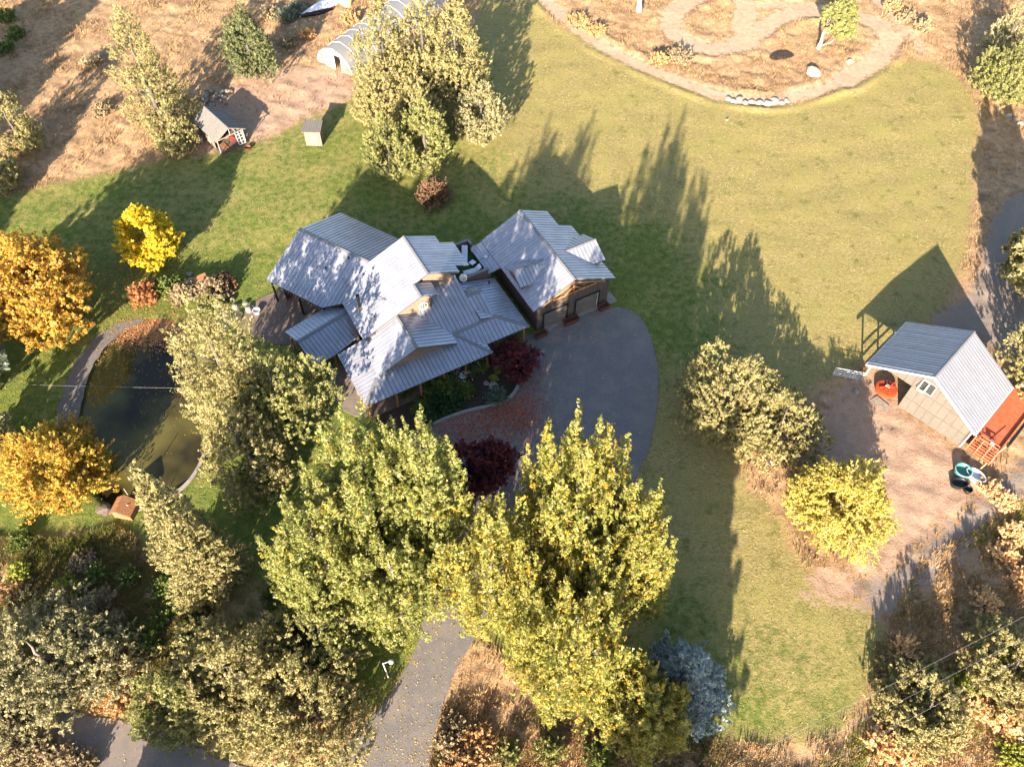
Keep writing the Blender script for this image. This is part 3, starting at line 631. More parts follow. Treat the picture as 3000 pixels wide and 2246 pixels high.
# ================================================================== THE GARAGE
gar = empty('garage', H(22.3, .5), 'dark-sided garage with two doors, timber gable truss and pale metal roof with two dormers', 'garage')
gzl = lambda u: 6.0 - .49 * (22.32 - u); gzr = lambda u: 6.0 - .48 * (u - 22.32)
GL = [H(22.32, .25, 6.0), H(22.32, 11.45, 6.0), H(17.65, 11.45, gzl(17.65)), H(17.65, .25, gzl(17.65))]
GR = [H(22.32, .25, 6.0), H(27.35, .25, gzr(27.35)), H(27.35, 9.0, gzr(27.35)), H(25.7, 9.0, gzr(25.7)), H(25.7, 11.45, gzr(25.7)), H(22.32, 11.45, 6.0)]
roof(gar, GL); roof(gar, GR); cap(gar, H(22.32, .2, 6), H(22.32, 11.5, 6), plane_n(GL), plane_n(GR))
def dormer(thing, ur, uf, vc, half, zr_, ze, sgn):
    """ridge runs from ur (in the roof) to uf (gable face)"""
    A = [H(ur, vc, zr_), H(uf, vc, zr_), H(uf, vc + half, ze), H(ur + sgn * (zr_ - ze) / .48, vc + half, ze)]
    B = [H(ur, vc, zr_), H(uf, vc, zr_), H(uf, vc - half, ze), H(ur + sgn * (zr_ - ze) / .48, vc - half, ze)]
    roof(thing, A); roof(thing, B); cap(thing, H(ur, vc, zr_), H(uf + sgn * .03, vc, zr_), plane_n(A), plane_n(B), .16)
    f = uf - sgn * .35
    walls(thing, [(pv([(f, vc - half + .3, ze - 1.0), (f, vc + half - .3, ze - 1.0), (f, vc + half - .3, ze + .02), (f, vc, zr_ - .16), (f, vc - half + .3, ze + .02)]), U3 * -sgn * .15),
        (pv([(f, vc - half + .3, ze - 1.0), (f, vc - half + .3, ze), (f - sgn * 2, vc - half + .3, ze), (f - sgn * 2, vc - half + .3, ze - .9)]), V3 * .1),
        (pv([(f, vc + half - .3, ze - 1.0), (f, vc + half - .3, ze), (f - sgn * 2, vc + half - .3, ze), (f - sgn * 2, vc + half - .3, ze - .9)]), -V3 * .1)], None, 'siding', 'dormer_wall')
dormer(gar, 21.25, 17.65, 4.52, 1.57, 5.45, 4.55, -1)
dormer(gar, 23.75, 27.45, 4.6, 2.1, 5.3, 4.25, 1)
# walls with board siding
front = [(18.35, .62, 0), (26.85, .62, 0), (26.85, .62, 3.65), (22.32, .62, 5.8), (18.35, .62, 3.85)]
walls(gar, [(pv(front), V3 * .18), (pv([(18.35, .62, 0), (18.35, 11, 0), (18.35, 11, 3.8), (18.35, .62, 3.8)]), U3 * .18),
    (pv([(26.85, .62, 0), (26.85, 8.8, 0), (26.85, 8.8, 3.6), (26.85, .62, 3.6)]), -U3 * .18),
    (pv([(18.35, 11, 0), (25.3, 11, 0), (25.3, 11, 4.3), (22.32, 11, 5.8), (18.35, 11, 3.8)]), -V3 * .18)], None, 'siding')
def topz(u): return (3.78 - .0 + .49 * (u - 18.35)) if u < 22.32 else (3.62 + .475 * (26.85 - u))
DOORS = ((19.15, 21.85), (22.95, 25.6)); DH = 2.25
u = 18.35
while u < 26.84:
    u2 = min(u + .30, 26.85); z0 = 0
    for a, b in DOORS:
        if a - .15 < (u + u2) / 2 < b + .15: z0 = DH + .12
    MB().prism([H(u + .008, .618, z0), H(u2 - .008, .618, z0), H(u2 - .008, .618, min(topz(u2), topz(u)) + .0), H(u + .008, .618, min(topz(u), topz(u2)))], -V3 * (.022 + RP.uniform(0, .012))).build('siding_board', M['siding'], gar)
    u = u2
v = .62
while v < 10.95:
    v2 = min(v + .30, 11); MB().prism([H(18.348, v + .008, 0), H(18.348, v2 - .008, 0), H(18.348, v2 - .008, 3.78), H(18.348, v + .008, 3.78)], -U3 * (.022 + RP.uniform(0, .012))).build('siding_board', M['siding'], gar); v = v2
for a, b in DOORS:
    dr = MB().prism(pv([(a, .60, 0), (b, .60, 0), (b, .60, DH), (a, .60, DH)]), -V3 * .02).build('garage_door', M['door'], gar)
    for k in range(4):
        z0, z1 = .02 + k * DH / 4, (k + 1) * DH / 4 - .02
        MB().prism(pv([(a + .03, .578, z0), (b - .03, .578, z0), (b - .03, .578, z1), (a + .03, .578, z1)]), -V3 * .02).build('door_panel', M['door'], dr)
    fr = MB()
    for q in (((a - .08, 0), (a - .08, DH + .08)), ((b + .08, 0), (b + .08, DH + .08)), ((a - .15, DH + .07), (b + .15, DH + .07))): fr.bar(H(q[0][0], .55, q[0][1]), H(q[1][0], .55, q[1][1]), .15, .17)
    fr.build('door_frame', M['dark'], gar)
MB().bar(H(25.49, .47, 0.05), H(25.49, .47, DH), .07, .05).build('door_edge_strip', M['white_trim'], gar)
tr = MB(); 
for a, b in (((18.7, 3.75), (22.32, 5.45)), ((26.1, 3.75), (22.32, 5.45)), ((20.0, 4.0), (25.0, 4.0)), ((22.32, 4.0), (22.32, 5.5)), ((21.3, 4.0), (22.32, 4.9)), ((23.4, 4.0), (22.32, 4.9))):
    MB().tube([H(a[0], .38, a[1]), H(b[0], .38, b[1])], .10, 8).build('truss_log', M['log'], gar)
# lean-to roof against the garage with a little skylight
LT = [H(16.25, 7.15, 3.42), H(17.95, 7.15, 3.62), H(17.95, 11.4, 3.62), H(16.25, 11.4, 3.42)]
P_ = [Vector(p) for p in LT]
lt = empty('lean_to_roof', H(17.1, 9.2), 'narrow flat metal roof between the terrace and the garage with a tiny skylight', 'roof')
lm = MB().prism([p - Vector((0, 0, .12)) for p in P_], (0, 0, .11)).build('roof_deck', M['roof_trim'], lt)
k = 5
for i in range(k):
    a, b = 16.25 + i * .34, 16.25 + (i + 1) * .34; za, zb = 3.42 + .2 * (a - 16.25) / 1.7, 3.42 + .2 * (b - 16.25) / 1.7
    for v0, v1 in ((7.15, 9.2), (9.3, 11.4)):
        mb = MB().prism([H(a + .005, v0, za), H(b - .005, v0, zb), H(b - .005, v1, zb), H(a + .005, v1, za)], (0, 0, .014)); mb.prism([H(a + .005, v0, za + .015), H(a + .04, v0, za + .016), H(a + .04, v1, za + .016), H(a + .005, v1, za + .015)], (0, 0, .045)); mb.build('roof_panel', M['roof'], lm)
MB().box(H(17.05, 9.25, 3.62), (.42, .38, .08), HA + .4).build('skylight', M['white_trim'], lt)
# concrete apron
MB().prism([H(18.9, .55, -.05), H(18.9, .15, -.05), H(27.9, .1, -.05), H(27.9, 1.6, -.05), H(26.9, 1.6, -.05), H(26.9, .55, -.05)], (0, 0, .1)).build('apron', M['concrete'], gar)

def planter(px, py, L, lab, withplants=False):
    g = G(px, py); t = empty('planter', g, lab, 'planter', 'rusty troughs along the garage front', HA)
    b = MB(); a, w_, h = L / 2, .32, .55
    for q in ([(-a, -w_), (a, -w_)], [(a, -w_), (a, w_)], [(a, w_), (-a, w_)], [(-a, w_), (-a, -w_)]):
        (x0, y0), (x1, y1) = q; d = Vector((x1 - x0, y1 - y0, 0)).normalized(); n = Vector((-d.y, d.x, 0)) * .05
        b.prism([Vector((x0 * .86, y0 * .82, .0)), Vector((x1 * .86, y1 * .82, .0)), Vector((x1, y1, h)), Vector((x0, y0, h))], n)
    o = b.build('trough', M['rust']); o.parent = t
    r = MB(); r.bar((-a - .03, -w_, h), (a + .03, -w_, h), .07); r.bar((-a - .03, w_, h), (a + .03, w_, h), .07); r.bar((a, -w_, h), (a, w_, h), .07); r.bar((-a, -w_, h), (-a, w_, h), .07); o = r.build('rim', M['rust']); o.parent = t
    o = MB().box((0, 0, h - .16), (L - .12, .5, .05)).build('soil', M['soil']); o.parent = t
    return t
planter(1672, 945, 1.7, 'rusty metal trough planter standing between the two garage doors')
planter(1768, 905, 1.2, 'rusty metal trough planter on the concrete at the garage right corner')
planter(1583, 985, 1.3, 'rusty metal trough planter at the garage left corner by the porch')

# terrace furniture
def lounge(c, rz, lab, z=2.93):
    t = empty('lounge_chair', H(*c, z), lab, 'lounge chair', 'lounge chairs on the terrace', rz)
    s = MB().box((0, 0, .32), (1.25, .62, .07)).build('seat', M['cushion']); s.parent = t
    b = MB(); R = Matrix.Rotation(math.radians(-38), 3, 'Y'); b.box((.62 + .30, 0, .32 + .24), (.78, .62, .07), M=R); o = b.build('backrest', M['cushion']); o.parent = t
    for x in (-.5, .5):
        for y in (-.27, .27): o = MB().bar((x, y, 0), (x, y, .3), .05).build('leg', M['dark']); o.parent = t
    o = MB().bar((-.6, -.3, .27), (.6, -.3, .27), .05).bar((-.6, .3, .27), (.6, .3, .27), .05).build('frame', M['dark']); o.parent = t
lounge((15.25, 10.6), HA + math.radians(62), 'pale lounge chair near the back parapet, its back raised towards the lawn')
lounge((14.75, 8.45), HA - math.radians(8), 'pale lounge chair near the front parapet, its back raised towards the garage')
st = empty('side_table', H(15.6, 9.45, 2.93), 'small square pale table between the two lounge chairs', 'side table')
MB().box(H(15.6, 9.45, 3.3), (.6, .55, .06), HA + .3).build('table_top', M['cushion'], st)
for x, y in ((-.2, -.2), (.2, -.2), (.2, .2), (-.2, .2)): MB().bar(H(15.6 + x, 9.45 + y, 2.92), H(15.6 + x, 9.45 + y, 3.28), .05).build('leg', M['dark'], st)

# ================================================================== THE BARN
barn = empty('barn', BG(3, 0), 'tan metal barn with a steep silver ribbed roof and an open side bay', 'barn')
B3 = Vector((BU.x, BU.y, 0)); C3 = Vector((BV.x, BV.y, 0))
bz = lambda u: 6.5 - .6 * abs(u - 1.22)
BL = [BG(1.22, -.65, 6.5), BG(1.22, 6.85, 6.5), BG(-4.3, 6.85, bz(-4.3)), BG(-4.3, -.65, bz(-4.3))]
BR = [BG(1.22, -.65, 6.5), BG(6.75, -.65, bz(6.75)), BG(6.75, 6.85, bz(6.75)), BG(1.22, 6.85, 6.5)]
roof(barn, BL, .36, 'barn_roof', .05, .1, 'roof_trim'); roof(barn, BR, .36, 'barn_roof', .05, .1, 'roof_trim')
cap(barn, BG(1.22, -.68, 6.5), BG(1.22, 6.88, 6.5), plane_n(BL), plane_n(BR), .18)
for a, b in ((BG(1.22, -.68, 6.4), BG(-4.3, -.68, bz(-4.3) - .08)), (BG(1.22, -.68, 6.4), BG(6.75, -.68, bz(6.75) - .08))): MB().bar(a, b, .06, .2).build('rake_trim', M['white_trim'], barn)
MB().bar(BG(-4.33, -.65, bz(-4.3) - .06), BG(-4.33, 6.85, bz(-4.3) - .06), .08, .16).build('eave_trim', M['white_trim'], barn)
def bp(*a): return [BG(*q) for q in a]
walls(barn, [(bp((0, 0.06, 0), (6.3, .06, 0), (6.3, .06, 3.35), (1.22, .06, 6.35), (0, .06, 5.6)), C3 * .12),
    (bp((6.3, 0, 0), (6.3, 6.3, 0), (6.3, 6.3, 3.35), (6.3, 0, 3.35)), -B3 * .12), (bp((0, .05, 0), (0, 6.3, 0), (0, 6.3, 5.6), (0, .05, 5.6)), B3 * .12),
    (bp((0, 6.2, 0), (6.3, 6.2, 0), (6.3, 6.2, 3.35), (1.22, 6.2, 6.35), (0, 6.2, 5.6)), C3 * .12),
    (bp((0, .06, 3.35), (-4.0, .06, 3.35), (-4.0, .06, 3.40), (0, .06, 5.6)), C3 * .1)], None, 'barn_wall')
# sheet panels on the gable, joints 4 cm
def gtop(u): return min(bz(u) - .17, 9)
rows = [(0.02, 1.62), (1.66, 3.26), (3.30, 4.9), (4.94, 6.6)]
us = [-4.0 + i * .792 for i in range(14)]
for i in range(13):
    a, b = us[i] + .02, us[i + 1] - .02
    for z0, z1 in rows:
        if b < .1 and z0 < 3.2: continue
        if a < 0 < b and z0 < 3.2: a_ = .03
        else: a_ = a
        if z0 < 3.2 and b < 0: continue
        q = [(a_, z0), (b, z0), (b, min(z1, gtop(b))), (a_, min(z1, gtop(a_)))]
        if a_ < 1.22 < b: q = [(a_, z0), (b, z0), (b, min(z1, gtop(b))), (1.22, min(z1, gtop(1.22))), (a_, min(z1, gtop(a_)))]
        if q[2][1] - z0 < .06 and q[-1][1] - z0 < .06: continue
        q = [(x, max(z, z0 + .01)) for x, z in q]
        MB().prism([BG(x, .058, z) for x, z in q], -C3 * (.03 + RP.uniform(0, .01))).build('wall_panel', M['barn_wall'], barn)
# gable window: two sashes, the left one propped open
wn_ = MB(); x0, x1, z0, z1 = .57, 1.83, 3.55, 4.95
for a, b in (((x0, z0), (x1, z0)), ((x0, z1), (x1, z1)), ((x0, z0), (x0, z1)), ((x1, z0), (x1, z1)), (((x0 + x1) / 2, z0), ((x0 + x1) / 2, z1))): wn_.bar(BG(a[0], -.02, a[1]), BG(b[0], -.02, b[1]), .08)
wo_ = wn_.build('window', M['galv'], barn)
MB().prism(bp((x0, .02, z0), (x1, .02, z0), (x1, .02, z1), (x0, .02, z1)), -C3 * .01).build('pane', M['glass'], wo_)
s_ = MB(); q = [(x0, -.04, z1 - .05), (x0 + .6, -.04, z1 - .05), (x0 + .6, -.45, z0 + .25), (x0, -.45, z0 + .25)]
for i in range(4): s_.bar(BG(*q[i]), BG(*q[(i + 1) % 4]), .06)
s_.build('sash', M['white_trim'], wo_)
for v_ in (.1, 3.2, 6.3): MB().bar(BG(-4.05, v_, 0), BG(-4.05, v_, 3.3), .16).build('post', M['grey_wood'], barn)
for v_, z_ in ((.1, .9), (.1, 1.5)): pass
MB().bar(BG(-4.05, .1, 3.25), BG(-4.05, 6.3, 3.25), .12, .2).build('beam', M['grey_wood'], barn)
for z_ in (.55, 1.1, 1.65): MB().bar(BG(-4.12, .1, z_), BG(-4.12, 6.3, z_), .05, .14).build('rail', M['grey_wood'], barn)
MB().bar(BG(6.42, -.12, 3.1), BG(6.42, -.12, .1), .13, .11).build('downspout', M['white_trim'], barn)
MB().bar(BG(6.8, -.6, 3.1), BG(6.8, 6.85, 3.1), .12, .12).build('gutter', M['white_trim'], barn)

# ================================================================== YARD THINGS
def part(t, mb, name, m, smooth=False): return mb.build(name, M[m], t, smooth)
# orange flatbed trailer by the barn
tr_ = empty('flatbed_trailer', BG(8, 4.5), 'faded orange flatbed trailer with a slatted headboard parked along the barn', 'trailer')
bed = part(tr_, MB().prism(bp((7.0, .9, 1.1), (9.2, .9, 1.1), (9.2, 9.0, 1.1), (7.0, 9.0, 1.1)), (0, 0, .16)), 'bed', 'orange')
for i in range(5):
    a = .95 + i * 1.61; part(bed, MB().prism(bp((7.08, a, 1.262), (9.12, a, 1.262), (9.12, a + 1.58, 1.262), (7.08, a + 1.58, 1.262)), (0, 0, .012)), 'bed_plate', 'orange')
for u_ in (7.0, 9.2): part(tr_, MB().bar(BG(u_, .9, 1.36), BG(u_, 9.0, 1.36), .1, .28), 'side_rail', 'orange2')
part(tr_, MB().bar(BG(8.0, 1.5, 1.30), BG(8.35, 4.0, 1.30), .05), 'rod', 'rust')
ch = MB()
for u_ in (7.5, 8.7): ch.bar(BG(u_, .2, .9), BG(u_, 9.0, .9), .15, .25)
part(tr_, ch, 'chassis', 'black')
hb = MB()
for k in range(7): hb.bar(BG(6.95, .75 - k * .17, 1.55 - k * .17), BG(9.2, .75 - k * .17, 1.55 - k * .17), .09, .05)
for u_ in (6.95, 7.7, 8.45, 9.2): hb.bar(BG(u_, .8, 1.6), BG(u_, -.35, .45), .1)
part(tr_, hb, 'headboard', 'orange2')
part(tr_, MB().prism(bp((7.0, .6, .9), (9.15, .6, .9), (9.15, -.25, .42), (7.0, -.25, .42)), (0, 0, .05)), 'headboard_plate', 'orange')
ar = MB(); ar.tube([BG(7.2, .85, 1.3), BG(7.2, .85, 1.95), BG(9.0, .85, 1.95), BG(9.0, .85, 1.3)], .05, 6).tube([BG(7.2, .6, 1.2), BG(7.2, .6, 1.8), BG(9.0, .6, 1.8), BG(9.0, .6, 1.2)], .05, 6); part(tr_, ar, 'hoop', 'orange2')
part(tr_, MB().box(BG(8.35, .75, 1.85), (.35, .25, .2), BA), 'lamp_box', 'white_trim')
for u_ in (7.15, 9.05):
    for v_ in (1.8, 6.6, 7.8):
        a = BG(u_ - .14, v_, .48); b = BG(u_ + .14, v_, .48); wh = part(tr_, MB().tube([a, b], .48, 16), 'wheel', 'black'); part(wh, MB().tube([a.lerp(b, -.06), a.lerp(b, 1.06)], .2, 10), 'rim', 'galv')
part(tr_, MB().bar(BG(9.5, 2.5, .9), BG(9.5, 8.0, .9), .25, .5), 'side_box', 'black')
cab = MB(); cab.prism(bp((7.2, 9.3, .9), (9.1, 9.3, .9), (9.1, 11.2, .9), (7.2, 11.2, .9)), (0, 0, 1.0)); part(tr_, cab, 'tractor_unit', 'black')
part(tr_, MB().box(BG(7.3, 9.25, 1.75), (.35, .25, .3), BA), 'mirror', 'galv')
# yellow pole leaning along it
pl = MB().tube([G(2868, 1376, .35), G(2972, 1285, .75)], .055, 8).build('fallen_pole', M['yellow_pole']); tag(pl, 'long yellowish pole lying beside the orange trailer', 'pole')
# rotary mower
mw = empty('rotary_mower', BG(-1.8, .5), 'round orange tractor mower deck standing in the open barn bay', 'mower')
part(mw, MB().lathe([(0, .62), (.85, .58), (1.02, .52), (1.05, .2), (1.0, .18)], BG(-1.8, .7), 22), 'deck', 'bright_orange', False)
m_ = MB(); m_.bar(BG(-2.3, .1, .7), BG(-1.3, 1.2, .7), .16, .14).bar(BG(-2.2, 1.2, .72), BG(-1.3, .2, .72), .12, .14).bar(BG(-1.8, .0, .75), BG(-1.5, 1.5, 1.0), .1)
part(mw, m_, 'hitch_frame', 'bright_orange'); part(mw, MB().box(BG(-1.8, .7, .78), (.4, .3, .26), BA), 'gearbox', 'galv'); part(mw, MB().bar(BG(-1.8, .7, .8), BG(-1.45, 1.6, .95), .09), 'drive_shaft', 'black')
# gate and rail
gt = empty('farm_gate', G(2480, 1106), 'silver tubular farm gate at the edge of the lawn by the barn', 'gate')
ga, gb = G(2437, 1100), G(2522, 1116)
for k in range(5): z_ = .25 + k * .26; part(gt, MB().tube([ga + Vector((0, 0, z_)), gb + Vector((0, 0, z_))], .028, 6), 'rail', 'galv')
for t_ in (0, .33, .66, 1): part(gt, MB().bar(ga.lerp(gb, t_) + Vector((0, 0, .2)), ga.lerp(gb, t_) + Vector((0, 0, 1.32)), .05), 'upright', 'galv')
fe = empty('rail_fence', G(2543, 1093), 'short pale rail fence joining the gate to the barn bay', 'fence')
fa, fb = gb + Vector((.1, 0, 0)), BG(-4.15, -.1)
for z_ in (.5, 1.1): part(fe, MB().bar(fa + Vector((0, 0, z_)), fb + Vector((0, 0, z_)), .06, .14), 'rail', 'white_trim')
for t_ in (.02, .98): part(fe, MB().bar(fa.lerp(fb, t_), fa.lerp(fb, t_) + Vector((0, 0, 1.3)), .12), 'post', 'grey_wood')
# rock and slab near the barn
def rockmesh(c, r, seed, sz=.7):
    rs = random.Random(seed); bm = bmesh.new(); bmesh.ops.create_icosphere(bm, subdivisions=2, radius=1)
    k = [Vector((rs.uniform(-1, 1), rs.uniform(-1, 1), rs.uniform(-1, 1))).normalized() for _ in range(6)]
    for v in bm.verts:
        d = v.co.normalized(); s = 1
        for q in k: s -= max(0, d.dot(q) - .55) * .55
        s += rs.uniform(-.05, .05); v.co = Vector((d.x * s * r * (1 + .15 * math.sin(seed)), d.y * s * r, d.z * s * r * sz)) + Vector(c)
    me = bpy.data.meshes.new('rock'); bm.to_mesh(me); bm.free(); return me
def rock(px, py, r, lab, seed, name='boulder', z=0.05, grp=None, mt='rock'):
    g = G(px, py); o = link(name, rockmesh((0, 0, 0), r, seed), M[mt]); o.location = (g.x, g.y, z); tag(o, lab, 'rock', grp); return o
rock(2508, 1146, .42, 'round grey stone in the weeds just below the farm gate', 3)
rock(1490, 1098, .75, 'large tan boulder under the dark red maple at the garden bed', 4)
rock(1426, 1124, .42, 'smaller pale boulder in the middle of the garden bed', 5)
rock(1449, 1134, .62, 'wide pinkish boulder just right of the smaller pale one in the garden bed', 6)
sl = sheet('stone_slab', W([(2548, 1172), (2570, 1160), (2605, 1190), (2598, 1212), (2575, 1208)]), .06, M['rock'], .02, .4, 4, .08, 0); tag(sl, 'flat grey slab lying in the dirt in front of the barn bay', 'slab')
# troughs
def tub(px, py, r, h, sx, rz, m, lab, seg=22):
    g = G(px, py); t = empty('stock_tank', g, lab, 'stock tank', 'stock tanks by the gravel road', rz)
    o = MB().lathe([(r * .93, 0), (r, h * .5), (r, h), (r * 1.05, h + .02), (r * 1.05, h + .07), (r * .94, h + .07), (r * .9, h * .5), (r * .86, .08), (0, .08)], (0, 0, 0), seg, sx, 1).build('tank', M[m], None, True); o.parent = t
    o = MB().lathe([(r * 1.04, h + .075), (r * 1.09, h + .05), (r * 1.06, h + .0)], (0, 0, 0), seg, sx, 1).build('rim', M['galv' if m != 'black' else 'black']); o.parent = t
    return t
tub(2815, 1386, .72, .6, 1, 0, 'teal', 'round teal stock tank on the dirt near the trailer')
tub(2853, 1398, .55, .5, 1.6, -.8, 'galv', 'oval grey metal stock tank just right of the teal one')
tub(2806, 1420, .5, .4, 1.5, .1, 'black', 'black oval tub in the weeds below the teal tank')
tub(2832, 1436, .38, .3, 1.0, .1, 'black', 'small round black tub below the oval grey tank')
# lamp post
lp = empty('lamp_post', G(1138, 1984), 'white lamp post with a round globe on the grass beside the driveway', 'lamp post')
b0 = G(1138, 1984); part(lp, MB().tube([b0, b0 + Vector((0, 0, 3.6))], [.055, .04], 8), 'pole', 'white_trim')
part(lp, MB().tube([b0 + Vector((0, 0, 3.5)), b0 + Vector((.35, .05, 3.75)), b0 + Vector((.62, .08, 3.7))], .03, 6), 'arm', 'white_trim')
part(lp, MB().lathe([(.02, -.2), (.15, -.14), (.2, 0), (.15, .14), (.02, .2)], b0 + Vector((.62, .08, 3.75)), 12), 'globe', 'white_trim', True)
# disc-golf / hose reel ring near juniper
rg = G(2257, 1352, .3); hr = empty('garden_cart_wheel', Vector((rg.x, rg.y, 0)), 'pale blue spoked ring leaning under the juniper right of the driveway', 'wheel')
pts = [rg + Vector((.42 * math.cos(a), .34 * math.sin(a), .1 + .28 * math.sin(a))) for a in [k * math.pi / 9 for k in range(19)]]
part(hr, MB().tube(pts, .035, 6), 'rim', 'teal')
for k in range(0, 18, 3): part(hr, MB().tube([rg + Vector((0, 0, .1)), pts[k]], .015, 5), 'spoke', 'galv')
# outhouse
ox = G(898.5, 427); oy = G(945, 428); du = (oy - ox).normalized(); dv = Vector((-du.y, du.x, 0)); wd = (oy - ox).length
def OG(u, v, z): return ox + du * u + dv * v + Vector((0, 0, z))
oh = empty('outhouse', OG(wd / 2, .7, 0), 'small tan outhouse with a flat ribbed roof standing alone on the lawn', 'shed')
for q, t_ in (([(0, 0, 0), (wd, 0, 0), (wd, 0, 2.15), (0, 0, 2.15)], dv * .06), ([(0, .06, 0), (0, 1.7, 0), (0, 1.7, 2.3), (0, .06, 2.15)], du * .06), ([(wd, .06, 0), (wd, 1.7, 0), (wd, 1.7, 2.3), (wd, .06, 2.15)], -du * .06), ([(0.06, 1.7, 0), (wd - .06, 1.7, 0), (wd - .06, 1.7, 2.3), (0.06, 1.7, 2.3)], -dv * .06)):
    MB().prism([OG(*p) for p in q], t_).build('wall', M['tan'], oh)
dr = MB().prism([OG(wd * .45, -.01, .05), OG(wd * .88, -.01, .05), OG(wd * .88, -.01, 2.0), OG(wd * .45, -.01, 2.0)], -dv * .04).build('door', M['tan'], oh)
MB().prism([OG(wd * .60, -.055, .1), OG(wd * .62, -.055, .1), OG(wd * .62, -.055, 1.9), OG(wd * .60, -.055, 1.9)], -dv * .02).build('door_batten', M['white_trim'], dr)
MB().box(OG(wd * .8, -.07, 1.1), (.05, .05, .2)).build('handle', M['galv'], dr)
roof(oh, [OG(-.18, -.3, 2.2), OG(wd + .15, -.3, 2.2), OG(wd + .15, 1.9, 2.42), OG(-.18, 1.9, 2.42)], .2, 'shingle', .03, .07, 'shingle')
# potting shed with corrugated clear roof
sa, sb = G(649, 452), G(721, 417); su = (sb - sa).normalized(); sv = Vector((-su.y, su.x, 0)); sw = (sb - sa).length
def SG(u, v, z): return sa + su * u + sv * v + Vector((0, 0, z))
sh = empty('garden_shed', SG(sw / 2, 2.5, 0), 'open-fronted garden shed with a grey corrugated gable roof at the meadow edge', 'shed')
SL = 5.4
A_ = [SG(sw / 2, -.3, 3.1), SG(sw / 2, SL, 3.1), SG(-.3, SL, 2.0), SG(-.3, -.3, 2.0)]; B_ = [SG(sw / 2, -.3, 3.1), SG(sw / 2, SL, 3.1), SG(sw + .3, SL, 2.0), SG(sw + .3, -.3, 2.0)]
roof(sh, A_, .55, 'shingle', .025, .05, 'grey_wood'); roof(sh, B_, .55, 'shingle', .025, .05, 'grey_wood'); cap(sh, SG(sw / 2, -.32, 3.1), SG(sw / 2, SL, 3.1), plane_n(A_), plane_n(B_), .12, 'roof_trim')
MB().prism([SG(-.1, -.2, -.05), SG(sw + .1, -.2, -.05), SG(sw + .1, SL, -.05), SG(-.1, SL, -.05)], (0, 0, .13)).build('floor', M['siding'], sh)
for u_, v_ in ((0, 0), (sw, 0), (0, SL - .3), (sw, SL - .3), (0, 2.5), (sw, 2.5)): MB().bar(SG(u_, v_, 0), SG(u_, v_, 2.05), .1).build('post', M['grey_wood'], sh)
MB().prism([SG(0, SL - .3, 0), SG(sw, SL - .3, 0), SG(sw, SL - .3, 2.0), SG(sw / 2, SL - .3, 2.95), SG(0, SL - .3, 2.0)], sv * .05).build('wall', M['tan'], sh)
MB().prism([SG(0, 1.2, 0), SG(0, SL - .3, 0), SG(0, SL - .3, 2.0), SG(0, 1.2, 2.0)], su * .05).build('wall', M['tan'], sh); MB().prism([SG(sw, .8, 0), SG(sw, SL - .3, 0), SG(sw, SL - .3, 2.0), SG(sw, .8, 2.0)], -su * .05).build('wall', M['tan'], sh)
for q in (((-.25, 2.0), (sw / 2, 3.02)), ((sw / 2, 3.02), (sw + .25, 2.0)), ((0, 2.05), (sw, 2.05)), ((sw / 2, 2.05), (sw / 2, 3.0))): MB().bar(SG(q[0][0], -.2, q[0][1]), SG(q[1][0], -.2, q[1][1]), .08).build('gable_timber', M['grey_wood'], sh)
wf_ = empty('window_frame', SG(sw - .5, .1, .1), 'white eight-pane window frame leaning at the front of the garden shed', 'window frame')
m_ = MB()
for k in range(3): m_.bar(SG(sw - .95 + k * .42, -.1, .1), SG(sw - .95 + k * .42, .35, 1.7), .06)
for k in range(5): t_ = k / 4; m_.bar(SG(sw - .98, -.1 + .45 * t_, .1 + 1.6 * t_), SG(sw - .08, -.1 + .45 * t_, .1 + 1.6 * t_), .06)
part(wf_, m_, 'frame', 'white_trim')
pn = MB().prism([SG(sw - .95, -.07, .12), SG(sw - .1, -.07, .12), SG(sw - .1, .37, 1.68), SG(sw - .95, .37, 1.68)], sv * .01); part(wf_, pn, 'pane', 'glass')
ld = empty('wooden_pallet', SG(1.0, .7, .1), 'narrow wooden slatted pallet lying on the floor of the garden shed', 'pallet')
for k in range(4): part(ld, MB().box(SG(.75 + k * .17, .9, .13), (.09, 1.5, .04), math.atan2(su.y, su.x)), 'slat', 'wood')
rc = MB().box(SG(sw - 1.1, 1.1, .45), (.7, .5, .6), math.atan2(su.y, su.x)).box(SG(sw - 1.1, 1.1, .8), (.5, .4, .12)).build('storage_box', M['red']); tag(rc, 'red box standing inside the garden shed behind the white frame', 'box')
bt = MB().lathe([(.3, 0), (.42, .25), (.42, .3), (.36, .28), (.25, .06), (0, .06)], G(727, 436), 14).build('planter_pot', M['rust']); tag(bt, 'dark brown round pot on the grass in front of the garden shed', 'pot')
rp = empty('rock_pile', G(640, 288), 'pile of dark field stones behind the garden shed', 'rock pile'); rs = random.Random(9)
for k in range(26):
    g = G(600 + rs.random() * 85, 270 + rs.random() * 40); o = link('rock', rockmesh((0, 0, 0), .22 + rs.random() * .3, k), M['rock'], rp); o.matrix_parent_inverse = Matrix(); o.location = Vector((g.x, g.y, .1 + rs.random() * .25)) - rp.location
